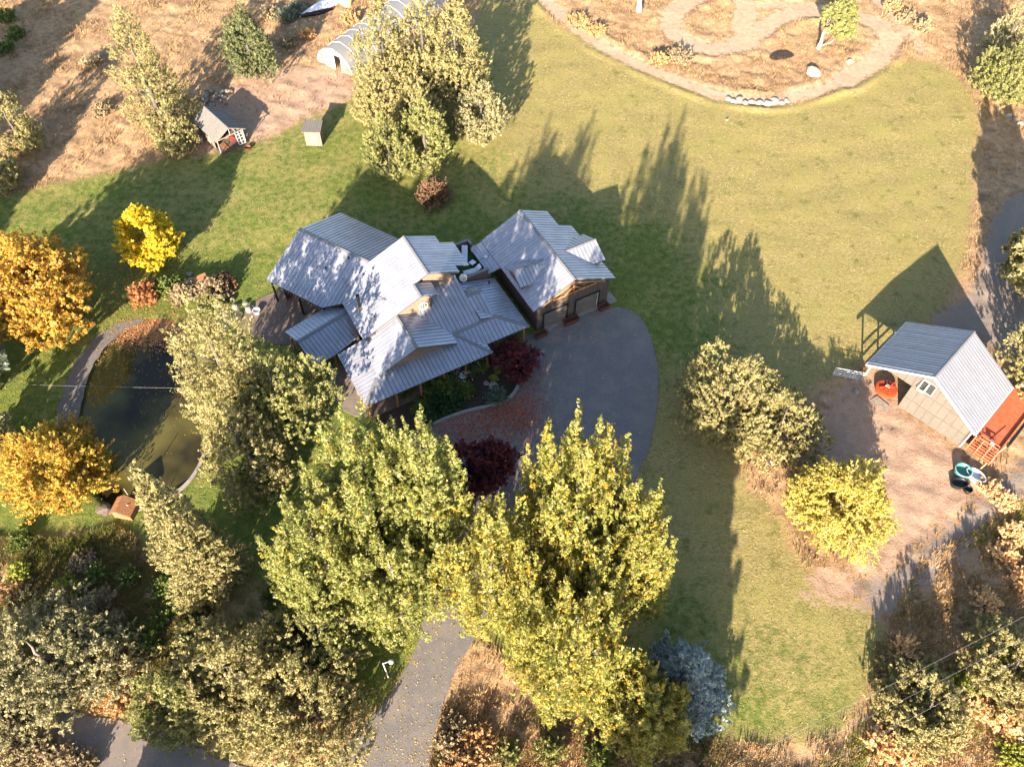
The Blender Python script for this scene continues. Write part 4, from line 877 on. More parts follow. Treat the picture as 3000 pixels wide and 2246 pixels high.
# greenhouse (plastic film tunnel)
ga_, gb_ = G(932, 182), G(1033, 224); gu = (gb_ - ga_).normalized(); gv = Vector((-gu.y, gu.x, 0)); gw = (gb_ - ga_).length
def GGp(u, v, z): return ga_ + gu * u + gv * v + Vector((0, 0, z))
gh = empty('greenhouse', GGp(gw / 2, 8, 0), 'long white plastic-covered greenhouse behind the tall junipers', 'greenhouse')
prof = [(0, 0), (0.02, .9), (.10, 1.75), (.26, 2.55), (.5, 3.0), (.74, 2.55), (.90, 1.75), (.98, .9), (1, 0)]
prof = [(p[0] * gw, p[1]) for p in prof]
GLn = 27.0; nb = 15
for k in range(nb):
    a, b = k * GLn / nb, (k + 1) * GLn / nb
    mb = MB(); n = len(prof); vs = [GGp(p[0], a + .02, p[1]) for p in prof] + [GGp(p[0], b - .02, p[1]) for p in prof]; mb.add(vs, [(i, i + 1, n + i + 1, n + i) for i in range(n - 1)]); mb.build('film_panel', M['poly'], gh, True)
for k in range(nb + 1): MB().tube([GGp(p[0], k * GLn / nb, p[1] + .01) for p in prof], .04, 5).build('hoop', M['white_trim'], gh)
MB().prism([GGp(p[0], .0, p[1]) for p in prof[:4]] + [GGp(.26 * gw, 0, 0)], gv * .02).build('end_panel', M['poly'], gh)
MB().prism([GGp(.72 * gw, 0, 0), GGp(.72 * gw, 0, 2.57)] + [GGp(p[0], .0, p[1]) for p in prof[5:]], gv * .02).build('end_panel', M['poly'], gh)
MB().prism([GGp(.26 * gw, 0, 2.1), GGp(.26 * gw, 0, 2.55), GGp(.5 * gw, 0, 3.0), GGp(.74 * gw, 0, 2.55), GGp(.74 * gw, 0, 2.1)], gv * .02).build('end_panel', M['poly'], gh)
MB().prism([GGp(.26 * gw, -.06, 0.05), GGp(.52 * gw, -.06, .05), GGp(.52 * gw, -.06, 2.1), GGp(.26 * gw, -.06, 2.1)], gv * .04).build('sliding_door', M['white_trim'], gh)
for u_ in (.26, .52, .72): MB().bar(GGp(u_ * gw, -.02, 0), GGp(u_ * gw, -.02, 2.5), .08).build('door_post', M['white_trim'], gh)
gwn = MB().prism([GGp(.10 * gw, -.03, .9), GGp(.20 * gw, -.03, .9), GGp(.20 * gw, -.03, 1.6), GGp(.10 * gw, -.03, 1.6)], -gv * .03).build('vent', M['tan'], gh)
MB().prism([GGp(.78 * gw, -.03, .3), GGp(.90 * gw, -.03, .3), GGp(.90 * gw, -.03, 1.2), GGp(.78 * gw, -.03, 1.2)], -gv * .03).build('vent', M['tan'], gh)
# plastic roll beyond
pr = MB(); pts = [G(x, y, .25) for x, y in ((880, 45), (915, 32), (945, 20), (975, 8), (1000, -12))]; pr.tube(pts, [.12, .55, .85, .7, .5], 9); o = pr.build('tarpaulin', M['cushion'], None, True); tag(o, 'crumpled white tarpaulin on the bare ground at the top edge', 'tarpaulin')
pr = MB(); pr.tube([G(x, y, .2) for x, y in ((870, 50), (900, 44), (935, 38), (975, 26))], [.15, .3, .35, .2], 8); o = pr.build('hose_roll', M['black'], None, True); tag(o, 'black rolled sheeting lying along the white tarpaulin', 'roll')
# hay-coloured bale beside
rock(1010, 10, 1.3, 'big straw-coloured heap beside the white tarpaulin', 12, 'straw_heap', .3, None, 'yellow_pole')
# pond-side playhouse
pa = G(375, 1500); ph = empty('well_house', pa, 'small cedar-board gable hut on the pond bank', 'hut')
th_ = math.radians(80); pu = Vector((math.cos(th_), math.sin(th_), 0)); pw = Vector((math.sin(th_), -math.cos(th_), 0))
def PG(a, b, z): return pa + pu * a + pw * b + Vector((0, 0, z))
PA = [PG(-.85, -.25, 1.55), PG(.85, -.25, 1.55), PG(.85, .95, .95), PG(-.85, .95, .95)]; PB = [PG(-.85, -.25, 1.55), PG(.85, -.25, 1.55), PG(.85, -1.0, .95), PG(-.85, -1.0, .95)]
roof(ph, PA, .16, 'wood', .0, .05, 'wood', rw=.001); roof(ph, PB, .16, 'wood', .0, .05, 'wood', rw=.001)
MB().prism([PG(-.7, -.85, 0), PG(-.7, .8, 0), PG(-.7, .8, .95), PG(-.7, -.25, 1.45), PG(-.7, -.85, .95)], pu * .06).build('wall', M['wood'], ph)
MB().prism([PG(.7, -.85, 0), PG(.7, .8, 0), PG(.7, .8, .95), PG(.7, -.25, 1.45), PG(.7, -.85, .95)], -pu * .06).build('wall', M['wood'], ph)
for b_ in (-.82, .78): MB().prism([PG(-.7, b_, 0), PG(.7, b_, 0), PG(.7, b_, .93), PG(-.7, b_, .93)], pw * .04).build('wall', M['wood'], ph)
for b_ in (.35, .45): MB().box(PG(.1, b_, 1.30), (.06, .06, .06)).build('roof_fitting', M['white_trim'], ph)
po = MB().tube([PG(1.0, 0, 0), PG(1.05, .05, 2.4)], .035, 6).build('pole', M['grey_wood']); tag(po, 'thin grey pole standing at the pond edge behind the cedar hut', 'pole')
rc_ = link('covered_pump', rockmesh((0, 0, 0), .75, 21, .4), M['siding']); g = G(306, 1495); rc_.location = (g.x, g.y, .15); tag(rc_, 'low dark grey cover on the bank left of the cedar hut', 'cover')
# stone edging of the pond's near shore
ed = smooth_poly([G2(x, y) for x, y in ((395, 1498), (440, 1478), (490, 1460), (530, 1435), (560, 1405), (582, 1372), (600, 1330))], 2, False)
edg = empty('pond_edging', (ed[10].x, ed[10].y, 0), 'curved bluish stone edging along the near shore of the pond', 'edging')
for i in range(len(ed) - 1):
    a, b = ed[i], ed[i + 1]; MB().bar((a.x, a.y, .02), (b.x, b.y, .02), .34, .22).build('stone', M['kerb'], edg)
# curved garden wall
kl = smooth_poly([G2(x, y) for x, y in ((1244, 1262), (1262, 1248), (1300, 1230), (1340, 1214), (1400, 1198), (1440, 1191), (1480, 1177), (1508, 1153), (1521, 1122), (1514, 1094), (1500, 1080))], 2, False)
kw = empty('garden_kerb', (kl[20].x, kl[20].y, 0), 'pale curved concrete kerb between the garden bed and the gravel drive', 'kerb')
kp = resample([(p.x, p.y) for p in kl], .6, False)
for i in range(len(kp) - 1):
    a, b = kp[i], kp[i + 1]; d = (b - a); a2, b2 = a + d * .01, b - d * .01
    MB().bar((a2.x, a2.y, .14), (b2.x, b2.y, .14), .24, .32).build('kerb_block', M['kerb'], kw)
# rock garden by the patio
rs = random.Random(4); bpts = [(640, 905), (660, 925), (690, 900), (700, 920), (720, 890), (655, 890), (735, 905), (665, 945), (600, 868), (560, 822), (620, 880), (700, 935), (680, 880), (545, 838), (555, 805)]
for i, (x, y) in enumerate(bpts):
    rock(x, y, .32 + rs.random() * .4, where(x, y, 'brownish boulder'), 30 + i, 'landscape_boulder', .1, 'boulders of the rock garden')
bx = empty('wooden_box', G(592, 835), 'low brown wooden box with a sloping lid above the rock garden', 'box', None, .6)
o = MB().box((0, 0, .35), (1.5, .9, .7)).build('body', M['wood']); o.parent = bx
o = MB().prism([(-.8, -.5, .72), (.8, -.5, .72), (.8, .5, .95), (-.8, .5, .95)], (0, 0, .06)).build('lid', M['wood']); o.parent = bx
pt = MB().lathe([(.25, 0), (.38, .45), (.42, .5), (.36, .5), (.3, .3), (0, .3)], G(754, 918), 14).build('garden_pot', M['white_trim']); tag(pt, 'white pot at the left edge of the brown patio', 'pot')
pt = MB().lathe([(.25, 0), (.38, .45), (.42, .5), (.36, .5), (.3, .3), (0, .3)], G(553, 850), 14).build('garden_pot', M['white_trim']); tag(pt, 'white pot beside the wooden box above the rock garden', 'pot')
# plank bridge over the ditch, lower left
a, b = G(222, 1805, .25), G(262, 1755, .3); br = empty('plank_bridge', (a + b) / 2, 'narrow weathered plank footbridge in the tall grass at lower left', 'footbridge')
d = (b - a).normalized(); nrm = Vector((-d.y, d.x, 0))
for k in range(3): part(br, MB().bar(a + nrm * (k - 1) * .2, b + nrm * (k - 1) * .2, .18, .06), 'plank', 'grey_wood')
# logs
def log(p, q, r, lab, m='grey_wood', z=.2): o = MB().tube([G(*p, z), G(*q, z)], [r, r * .85], 9).build('log', M[m]); tag(o, lab, 'log')
log((2558, 2138), (2578, 2122), .22, 'short cut log lying in the grass beside the lower right juniper'); log((8, 568), (38, 545), .22, 'pale cut log at the left edge where meadow meets lawn', 'pale_bark')
# boulders by the track
rock(2385, 214, 1.25, 'big pale boulder on the inner bank of the dirt track', 41, 'boulder', .1, None, 'pale_bark'); rock(2486, 185, .7, 'smaller pale boulder right of the big one beside the dirt track', 42, 'boulder', .1, None, 'pale_bark')
for i, (x, y) in enumerate(((2135, 292), (2150, 300), (2165, 297), (2200, 300), (2225, 303), (2265, 298), (2290, 303), (2180, 305), (2250, 306), (2305, 298))): rock(x, y, .5 + .12 * (i % 3), where(x, y, 'pale bank stone'), 60 + i, 'bank_stone', .05, 'stones of the track bank', 'pale_bark')
for i, (x, y) in enumerate(((2925, 322), (2955, 340), (2975, 352), (2990, 365), (2918, 300))): rock(x, y, .4 + .1 * (i % 2), where(x, y, 'pale rough stone'), 80 + i, 'field_stone', .05, 'stones along the right edge', 'pale_bark')
for i, (x, y) in enumerate(((55, 2155), (70, 2180), (40, 2130), (95, 2205))): rock(x, y, .4 + .1 * (i % 2), where(x, y, 'rough dark stone'), 90 + i, 'field_stone', .05, 'stones at the lower left corner')
# small scattered things
sk = empty('lawn_sprinkler', G(2130, 352), 'tiny sprinkler head in a bald spot of the open lawn', 'sprinkler'); part(sk, MB().tube([G(2130, 352), G(2130, 352, .5)], .05, 6), 'riser', 'galv'); part(sk, MB().bar(G(2130, 352, .5) - Vector((.15, 0, 0)), G(2130, 352, .5) + Vector((.15, 0, 0)), .06), 'nozzle', 'white_trim')
mc = MB().lathe([(0, .06), (.42, .05), (.48, 0)], G(1374, 660), 16).build('manhole_cover', M['kerb']); tag(mc, 'round pale cover set in the shaded lawn behind the house', 'cover')
# culvert pit beside the track
cv = sheet('mulch_pit', W([(2250, 168), (2270, 152), (2300, 147), (2325, 160), (2328, 168), (2290, 178), (2262, 178)]), .10, M['soil'], .05, .4, 4); tag(cv, kind='structure')
# wires
def wire(p, q, h, lab, r=.006, n=14, sag=.5):
    a = G(*p, h); b = G(*q, h); pts = [a.lerp(b, k / n) - Vector((0, 0, sag * 4 * (k / n) * (1 - k / n))) for k in range(n + 1)]
    tag(MB().tube(pts, r, 5).build('overhead_wire', M['wire']), lab, 'wire', 'overhead wires')
wire((2080, 2272), (3150, 1728), 8.5, 'upper of the three overhead wires crossing the lower right corner'); wire((2180, 2285), (3150, 1790), 8.5, 'middle of the three overhead wires crossing the lower right corner'); wire((2330, 2285), (3150, 1845), 8.2, 'lowest of the three overhead wires crossing the lower right corner')
wire((-60, 1122), (560, 1137), 3.2, 'thin pale line strung across the pond', .005, 10, .1)

# ================================================================== VEGETATION
def leafmesh(name, pos, nrm, size, tint, aspect=.62, rng=None):
    """one small rhombic leaf per row of pos"""
    n = len(pos); r = rng.standard_normal((n, 3)); t = np.cross(nrm, r); t /= np.linalg.norm(t, axis=1, keepdims=True) + 1e-9; b = np.cross(nrm, t)
    s = size[:, None]; V = np.empty((n, 3, 3), np.float32)
    V[:, 0] = pos - t * s - b * s * aspect; V[:, 1] = pos - t * s + b * s * aspect; V[:, 2] = pos + t * s * 1.15
    me = bpy.data.meshes.new(name); me.vertices.add(n * 3); me.loops.add(n * 3); me.polygons.add(n)
    me.vertices.foreach_set('co', V.ravel()); me.loops.foreach_set('vertex_index', np.arange(n * 3, dtype=np.int32))
    me.polygons.foreach_set('loop_start', np.arange(0, n * 3, 3, dtype=np.int32)); me.polygons.foreach_set('loop_total', np.full(n, 3, np.int32))
    me.update(calc_edges=True)
    a = me.attributes.new('tint', 'FLOAT_COLOR', 'POINT'); c = np.ones((n, 3, 4), np.float32); c[:, :, :3] = tint[:, None, :]; a.data.foreach_set('color', c.ravel())
    return me
LEAFK = 1.08; TINTK = 1.45
PAL = {  # base colours of the leaves: list of (rgb, weight)
    'juniper': [((.190, .165, .068), 5), ((.132, .124, .048), 3), ((.235, .200, .095), 2)],
    'juniper_green': [((.150, .148, .048), 5), ((.100, .108, .035), 3), ((.20, .185, .075), 2)],
    'dark': [((.090, .100, .042), 4), ((.055, .070, .028), 3), ((.15, .14, .065), 2)],
    'grey': [((.19, .172, .085), 4), ((.14, .132, .062), 3), ((.24, .21, .12), 2)],
    'poplar': [((.165, .172, .050), 5), ((.115, .135, .036), 3), ((.235, .218, .080), 2), ((.32, .23, .03), .35)],
    'poplar2': [((.185, .178, .044), 5), ((.125, .138, .032), 3), ((.27, .23, .065), 2.2), ((.38, .24, .025), .7)],
    'orange': [((.32, .195, .028), 5), ((.25, .125, .018), 3), ((.37, .26, .06), 2), ((.24, .18, .03), 1)],
    'orange2': [((.30, .20, .03), 5), ((.33, .15, .025), 2.0), ((.22, .19, .03), 3), ((.38, .28, .06), 1)],
    'yellow': [((.42, .31, .015), 5), ((.34, .25, .015), 3), ((.46, .36, .04), 2)],
    'willow': [((.34, .28, .065), 5), ((.27, .23, .04), 3), ((.40, .32, .11), 2), ((.19, .18, .03), 1)],
    'blue': [((.17, .21, .21), 5), ((.12, .155, .165), 3), ((.24, .27, .26), 1)],
    'red': [((.085, .016, .020), 5), ((.05, .012, .016), 3), ((.15, .03, .025), 1.5)],
    'redorange': [((.26, .12, .05), 5), ((.20, .08, .035), 3), ((.44, .22, .06), 1)],
    'brownred': [((.13, .075, .045), 5), ((.085, .05, .03), 3), ((.20, .11, .06), 1)],
    'green': [((.085, .11, .025), 5), ((.055, .075, .018), 3), ((.13, .15, .035), 2)],
    'deepgreen': [((.028, .06, .02), 5), ((.018, .04, .015), 3), ((.045, .08, .025), 2)],
    'sage': [((.10, .12, .085), 5), ((.07, .085, .055), 3), ((.15, .16, .12), 2)],
    'straw': [((.33, .215, .105), 5), ((.24, .15, .07), 3), ((.42, .30, .16), 2)],
    'tan': [((.24, .19, .11), 5), ((.16, .12, .07), 3), ((.32, .25, .15), 2)],
    'lime': [((.22, .23, .04), 5), ((.15, .17, .03), 3)],
    'gold': [((.50, .34, .17), 5), ((.40, .26, .12), 3), ((.56, .41, .23), 2)],
    'rustgrass': [((.36, .22, .10), 5), ((.28, .16, .07), 3), ((.42, .29, .14), 2)],
}
def pick(pal, n, rng):
    p = PAL[pal]; w_ = np.array([q[1] for q in p], float); w_ /= w_.sum(); c = np.array([q[0] for q in p]); return c[rng.choice(len(p), n, p=w_)]
def rad(shape, t):
    t = np.clip(t, 0, 1)
    if shape == 'cone': return np.clip((1 - t) ** .85, 0, 1) * np.clip(t / .06 + .35, 0, 1)
    if shape == 'ovate': return np.sin(np.pi * t ** .62) ** .7
    if shape == 'spire': return np.sin(np.pi * np.clip(t, 0, 1) ** .5) ** .75
    if shape == 'dome': return np.sqrt(np.clip(1 - (t * 1.0) ** 2.2, 0, 1)) * np.clip(t / .12 + .5, 0, 1)
    return np.sqrt(np.clip(4 * t * (1 - t), 0, 1))
def foliage(rng, lobes, pal, nleaf, per, leaf, cl, upb=.9, out=.6, hollow=.45, gap=.0, up_n=.0, pal2=None):
    """lobes: (dx,dy,z0,z1,r,shape); cl=(length,radius) of the sprays; returns positions, normals, sizes, tints, spray centres"""
    wts = np.array([l[4] ** 1.3 * (l[3] - l[2]) for l in lobes]); wts /= wts.sum(); nleaf = int(nleaf * LEAFK); nc = nleaf // per
    li = rng.choice(len(lobes), int(nc * 1.7) + 20, p=wts); C = np.empty((len(li), 3)); O = np.empty((len(li), 3))
    for k, l in enumerate(lobes):
        m = li == k; n = m.sum(); dx, dy, z0, z1, r, shp = l
        t = rng.random(n * 6); R = rad(shp, t); keep = rng.random(len(t)) < (R + .08); t = t[keep][:n]
        if len(t) < n: t = np.concatenate([t, rng.random(n - len(t))])
        a = rng.random(n) * 6.2832; lump = 1 + .17 * np.sin(3 * a + 7 * t + k) + .12 * np.sin(5 * a - 11 * t + 2 * k)
        hw = hollow * (1 - t ** 2.5); f = (hw + (1 - hw) * np.sqrt(rng.random(n))) * rad(shp, t) * r * lump
        C[m] = np.stack([dx + np.cos(a) * f, dy + np.sin(a) * f, z0 + t * (z1 - z0)], 1)
        O[m] = np.stack([np.cos(a), np.sin(a), np.full(n, .0)], 1) * (f / r)[:, None]
    if gap > 0:
        s = 1.0; g = np.sin(C[:, 0] * s * 1.3 + 1.7 * np.sin(C[:, 2] * .9 * s + 1)) + np.sin(C[:, 1] * 1.2 * s + 1.3 * np.sin(C[:, 0] * .8)) + np.sin(C[:, 2] * 1.15 * s + 1.1 * np.sin(C[:, 1] * 1.1))
        k = g > -1.9 + gap * 1.6; C, O = C[k], O[k]
    C, O = C[:nc], O[:nc]; nc = len(C)
    ax = O * out + rng.standard_normal((nc, 3)) * .28; ax[:, 2] += upb; ax /= np.linalg.norm(ax, axis=1, keepdims=True)
    sc = rng.uniform(.6, 1.35, nc); tc = pick(pal, nc, rng)
    if pal2: m = rng.random(nc) < .25; tc[m] = pick(pal2, m.sum(), rng)
    I = np.repeat(np.arange(nc), per); n = len(I); t = rng.random(n) ** .85
    q = rng.standard_normal((n, 3)); q -= (q * ax[I]).sum(1)[:, None] * ax[I]; q /= np.linalg.norm(q, axis=1, keepdims=True) + 1e-9
    rr = cl[1] * sc[I] * np.sqrt(rng.random(n)) * (1.05 - .75 * t)
    pos = C[I] + ax[I] * ((t - .3) * cl[0] * sc[I])[:, None] + q * rr[:, None]
    nr = q * .75 + O[I] * .8 + rng.standard_normal((n, 3)) * .38; nr[:, 2] += up_n; nr /= np.linalg.norm(nr, axis=1, keepdims=True)
    sz = leaf * rng.uniform(.65, 1.3, n)
    own = pick(pal, n, rng); tint = TINTK * (1.0 if pal.startswith(('pop', 'wil', 'ora', 'yel', 'str', 'rust', 'tan')) else 1.08) * (tc[I] * .65 + own * .35) * rng.uniform(.82, 1.2, (n, 1)) * rng.uniform(.9, 1.1, nc)[I][:, None]
    return pos, nr, sz, tint, C
def plant(name, label, cat, base, lobes, pal, nleaf, leaf=.16, cl=(1.0, .4), per=40, trunk=None, bark='bark', limbs=10, seed=1, group=None, matn='leaf', hollow=.45, gap=0.0, upb=.9, out=.6, lr=.5, parts=('trunk', 'crown'), up_n=.05, pal2=None, aspect=.62, z=0.0):
    rng = np.random.default_rng(seed); rs = random.Random(seed)
    root = empty(name, (base[0], base[1], z), label, cat, group)
    pos, nr, sz, tint, C = foliage(rng, lobes, pal, nleaf, per, leaf, cl, upb, out, hollow, gap, up_n, pal2)
    keep = pos[:, 2] > .03; pos, nr, sz, tint = pos[keep], nr[keep], sz[keep], tint[keep]
    me = leafmesh(parts[1], pos, nr, sz, tint, aspect, rng); me.materials.append(M[matn]); o = link(parts[1], me, None, root); o.matrix_parent_inverse = Matrix()
    if trunk:
        h, r = trunk; mb = MB(); pts = [Vector((rs.uniform(-.06, .06) * k, rs.uniform(-.06, .06) * k, h * k / 6 - .15)) for k in range(7)]
        mb.tube(pts, [r * (1.25 if k == 0 else 1 - .145 * k) for k in range(7)], 8)
        idx_ = rng.choice(len(C), min(limbs, len(C)), replace=False)
        for i in idx_:
            c = Vector(C[i]); f = min(.95, max(.12, (c.z - c.to_2d().length * .7) / h)); s = pts[0].lerp(pts[-1], f); mid = s.lerp(c, .5) + Vector((0, 0, -.06 * (c - s).length)) + Vector((rs.uniform(-.2, .2), rs.uniform(-.2, .2), 0))
            c = s.lerp(c, .86); r0 = r * .34 * (1 - f * .6); mb.tube([s, mid, c], [r0, r0 * .55, r0 * .15], 5)
            for _ in range(2):
                e = mid.lerp(c, rs.uniform(.2, .8)); mb.tube([e, e + Vector((rs.uniform(-1, 1), rs.uniform(-1, 1), rs.uniform(.1, 1))) * lr * 1.2], [r0 * .2, r0 * .06], 4)
        o = mb.build(parts[0], M[bark], None, True); o.parent = root
    return root
def rl(seed, n, r, h, z0=.15, s0=.22, s1=.38):
    rs_ = random.Random(seed); o_ = []
    for k_ in range(n):
        a_ = k_ * 2.4 + rs_.uniform(-.5, .5); d_ = r * math.sqrt((k_ + .6) / n) * rs_.uniform(.8, 1.08); b_ = h * (z0 + rs_.uniform(0, .25)); t_ = h * (1.0 - .42 * (d_ / r) ** 1.5) * rs_.uniform(.86, 1.0)
        o_.append((math.cos(a_) * d_, math.sin(a_) * d_, b_, max(t_, b_ + 1.2), r * rs_.uniform(s0, s1), rs_.choice(('ovate', 'spire', 'ball'))))
    return o_
def gb(px, py): return G2(px, py)
def tw(px, py, h, dx=0, dy=0): g = G(px, py, h); return (g.x + dx, g.y + dy)

# --- tall poplars in front of the house
def poplar(base, lab, seed, h, r, pal='poplar', n=62000, extra=()):
    rs = random.Random(seed); lobes = [(0, 0, 2.2, h * .84, r * .8, 'ovate'), (0, 0, 1.8, h * .5, r * .95, 'ball')]
    for k in range(20):
        a = k * 2.4 + rs.uniform(-.4, .4); d = r * math.sqrt((k + .5) / 20) * .92; top = h * (1.0 - .30 * (d / r) ** 1.6) * rs.uniform(.9, 1.0)
        lobes.append((math.cos(a) * d, math.sin(a) * d, top - h * rs.uniform(.38, .6), top, r * rs.uniform(.16, .25), 'spire'))
    lobes += list(extra)
    return plant('poplar_tree', lab, 'tree', base, lobes, pal, int(n * 1.15), .098, (1.0, .19), 22, (h * .85, .34), 'poplar_bark', 22, seed, 'tall poplars in front of the house', 'glossy_leaf', .5, .15, 1.35, .4)
poplar((-10.2, 28.6), 'tall yellow-green poplar just below the porch, left of the driveway', 101, 23.0, 4.6, 'poplar', 70000)
poplar((-6.2, 28.2), 'tall narrow yellow-green poplar between the left poplar and the driveway', 102, 23.8, 3.2, 'poplar', 36000)
poplar((-13.8, 25.0), 'broad green poplar at the left end of the row', 106, 17.5, 4.3, 'poplar', 52000)
poplar((4.8, 27.4), 'tall yellow-green poplar right of the driveway with the highest crown', 103, 24.2, 4.6, 'poplar2', 70000)
poplar((-8.4, 23.4), 'shorter yellow-green poplar leaning over the left side of the driveway', 109, 14.5, 3.8, 'poplar', 36000)
poplar((5.8, 22.4), 'yellow-green poplar filling the middle right of the clump', 110, 19.0, 3.4, 'poplar2', 36000)
poplar((8.6, 24.6), 'yellow-green poplar at the right end of the row beside the lawn', 104, 21.0, 3.4, 'poplar2', 46000)
poplar((4.4, 18.6), 'golden-green poplar nearest the bottom of the picture right of the driveway', 105, 18.0, 4.6, 'poplar2', 62000)
poplar((9.3, 15.4), 'lower yellow-green poplar in front of the blue spruce', 107, 11.5, 3.4, 'poplar2', 34000)
poplar((-1.2, 23.8), 'yellow-green poplar in the middle of the right-hand clump', 108, 19.5, 4.3, 'poplar2', 50000)

# --- junipers and other conifers
def juniper(base, lab, seed, h, r, pal='juniper', n=30000, lobes=None, shape='dome', leaf=.092, cl=(.55, .2), gap=.32, grp='junipers around the lawns', bark='grey_bark', trunk=None, hollow=.6, k=12):
    rs = random.Random(seed)
    if lobes is None:
        lobes = [(0, 0, h * .08, h * .9, r * .72, shape)]
        for i in range(k):
            a = i * 6.283 / k + rs.uniform(-.3, .3); d = r * rs.uniform(.35, .7); z0 = h * rs.uniform(.02, .3)
            lobes.append((math.cos(a) * d, math.sin(a) * d, z0, z0 + h * rs.uniform(.4, .72) * (1 - .2 * d / r), r * rs.uniform(.30, .46), 'spire' if rs.random() < .5 else 'dome'))
        lobes.append((rs.uniform(-.2, .2) * r, rs.uniform(-.2, .2) * r, h * .45, h, r * .4, 'spire'))
    return plant('juniper_tree', lab, 'tree', base, lobes, pal, n, leaf, cl, 24, trunk or (h * .8, .14 + h * .017), bark, 16, seed, grp, 'needle', hollow, gap, .85, .7)
# big group at the top centre, in front of the greenhouse
juniper((-15.8, 88.5), 'largest pale juniper in front of the greenhouse, upper left spire', 201, 17.5, 4.2, 'juniper', 40000)
juniper((-11.4, 90.5), 'tall pale juniper in the middle of the greenhouse group, touching the top edge', 208, 17.0, 4.2, 'juniper', 34000)
juniper((-7.2, 90.0), 'large pale juniper at the right of the greenhouse group', 202, 16.5, 4.6, 'juniper', 40000)
juniper((-17.4, 88.5), 'low spreading pale juniper at the left foot of the greenhouse group', 203, 6.5, 3.6, 'juniper', 18000)
juniper((-4.4, 85.5), 'grey-green bushy juniper at the right foot of the greenhouse group', 204, 8.0, 3.9, 'grey', 22000)
juniper((-11.8, 84.5), 'pale juniper in the middle of the greenhouse group', 207, 9.5, 3.4, 'juniper', 20000)
juniper((-14.8, 77.6), 'yellowish upright juniper nearest the lawn, left of its pair', 205, 9.4, 3.3, 'juniper_green', 26000, None, 'ovate')
juniper((-10.6, 79.2), 'yellowish upright juniper nearest the lawn, right of its pair', 206, 10.4, 3.5, 'juniper_green', 26000, None, 'ovate')
juniper((-34.6, 96.8), 'dense dark green juniper at the top edge above the garden shed', 210, 11.0, 3.6, 'dark', 32000, None, 'ovate', gap=.1)
juniper((-44.5, 86.6), 'tall straggly pale juniper left of the garden shed', 211, 15.5, 3.3, 'juniper', 30000, [(0, 0, 8.5, 15.5, 2.3, 'dome'), (-.6, .3, 5, 10.5, 3.0, 'ball'), (.8, .0, 2.5, 8, 3.2, 'ball'), (1.6, -1.0, .5, 5.5, 3.4, 'dome'), (-1.8, -.5, 1, 5, 2.2, 'ball'), (2.8, .6, .5, 4.6, 2.3, 'dome')], gap=.6)
juniper((-41.4, 81.6), 'low pale juniper bush hugging the left side of the garden shed', 212, 5.2, 2.9, 'juniper', 15000, gap=.5)
juniper((-60.0, 81.5), 'ragged pale juniper cut by the left edge above the meadow', 213, 9.0, 3.2, 'juniper', 18000, gap=.7)
juniper((-59.5, 74.5), 'lower ragged juniper at the left edge beside the cut log', 214, 5.5, 2.6, 'juniper', 12000, gap=.7)
juniper((63.2, 94.5), 'dense yellow-green juniper at the right edge beyond the lawn', 215, 8.5, 4.6, 'juniper_green', 28000, gap=.1)
juniper((66.5, 103.5), 'pale grey juniper at the top right corner', 216, 8.0, 3.2, 'grey', 14000)
juniper((20.0, 43.4), 'wide open-branched pale juniper between the driveway and the barn yard', 217, 9.0, 5.6, 'juniper', 50000, gap=.55)
juniper((24.6, 41.2), 'lower right-hand half of the open-branched juniper by the barn yard', 218, 6.4, 4.8, 'juniper', 34000, gap=.5)
juniper((51.0, 48.5), 'pale juniper cut by the right edge beside the barn', 219, 14.5, 4.0, 'juniper', 30000)
juniper((31.0, 16.6), 'open pale juniper in the lower right corner under the wires', 220, 4.6, 4.2, 'juniper', 30000, gap=.6)
juniper((38.2, 19.6), 'large pale juniper at the lower right edge', 221, 5.2, 4.0, 'juniper', 26000, gap=.5)
# pond-side giants
juniper((-25.4, 42.4), 'tall pale juniper right of the pond whose tip reaches the rock garden', 230, 17.8, 4.6, 'juniper', 40000, None, 'cone', cl=(.85, .30), gap=.55)
juniper((-20.4, 40.8), 'broad olive juniper between the pond and the porch', 231, 13.0, 4.8, 'juniper_green', 42000, gap=.5)
juniper((-22.6, 36.0), 'dense olive juniper below the pond giants', 232, 12.0, 4.6, 'juniper', 38000, gap=.5)
plant('spruce_tree', 'slim pointed olive spruce at the near end of the pond', 'tree', (-24.6, 26.6), [(0, 0, .3, 18.6, 3.2, 'cone'), (0, .1, .3, 12, 3.2, 'cone')], 'juniper', 58000, .095, (.55, .15), 22, (15, .3), 'bark', 14, 233, 'conifers', 'needle', .68, .0, .5, .7)
juniper((-20.0, 17.6), 'huge spreading olive juniper at the bottom left of the driveway', 234, 8.2, 6.2, 'juniper', 58000, gap=.5)
juniper((-14.2, 15.8), 'lower olive juniper spilling towards the driveway at the bottom', 235, 6.0, 5.0, 'juniper', 36000, gap=.55)
juniper((-24.5, 15.8), 'round olive juniper above the road at the bottom', 236, 6.5, 3.2, 'juniper_green', 24000, gap=.35)
juniper((-14.6, 20.8), 'grey-green juniper between the big spreading one and the poplars', 237, 7.5, 4.2, 'juniper_green', 26000, gap=.5)
plant('olive_tree', 'wide silvery Russian olive tree at the lower left edge', 'tree', (-35.0, 19.2), [(0, 0, .3, 3.4, 4.8, 'dome'), (-3.4, 1, .3, 3.2, 4.0, 'dome'), (3.8, .2, .3, 2.8, 3.2, 'dome'), (-1, -3.0, .3, 3.0, 3.6, 'dome')] + rl(75, 14, 5.8, 4.0), 'grey', 50000, .095, (.7, .22), 26, (6, .3), 'bark', 22, 240, None, 'needle', .5, .3, .6, .8)
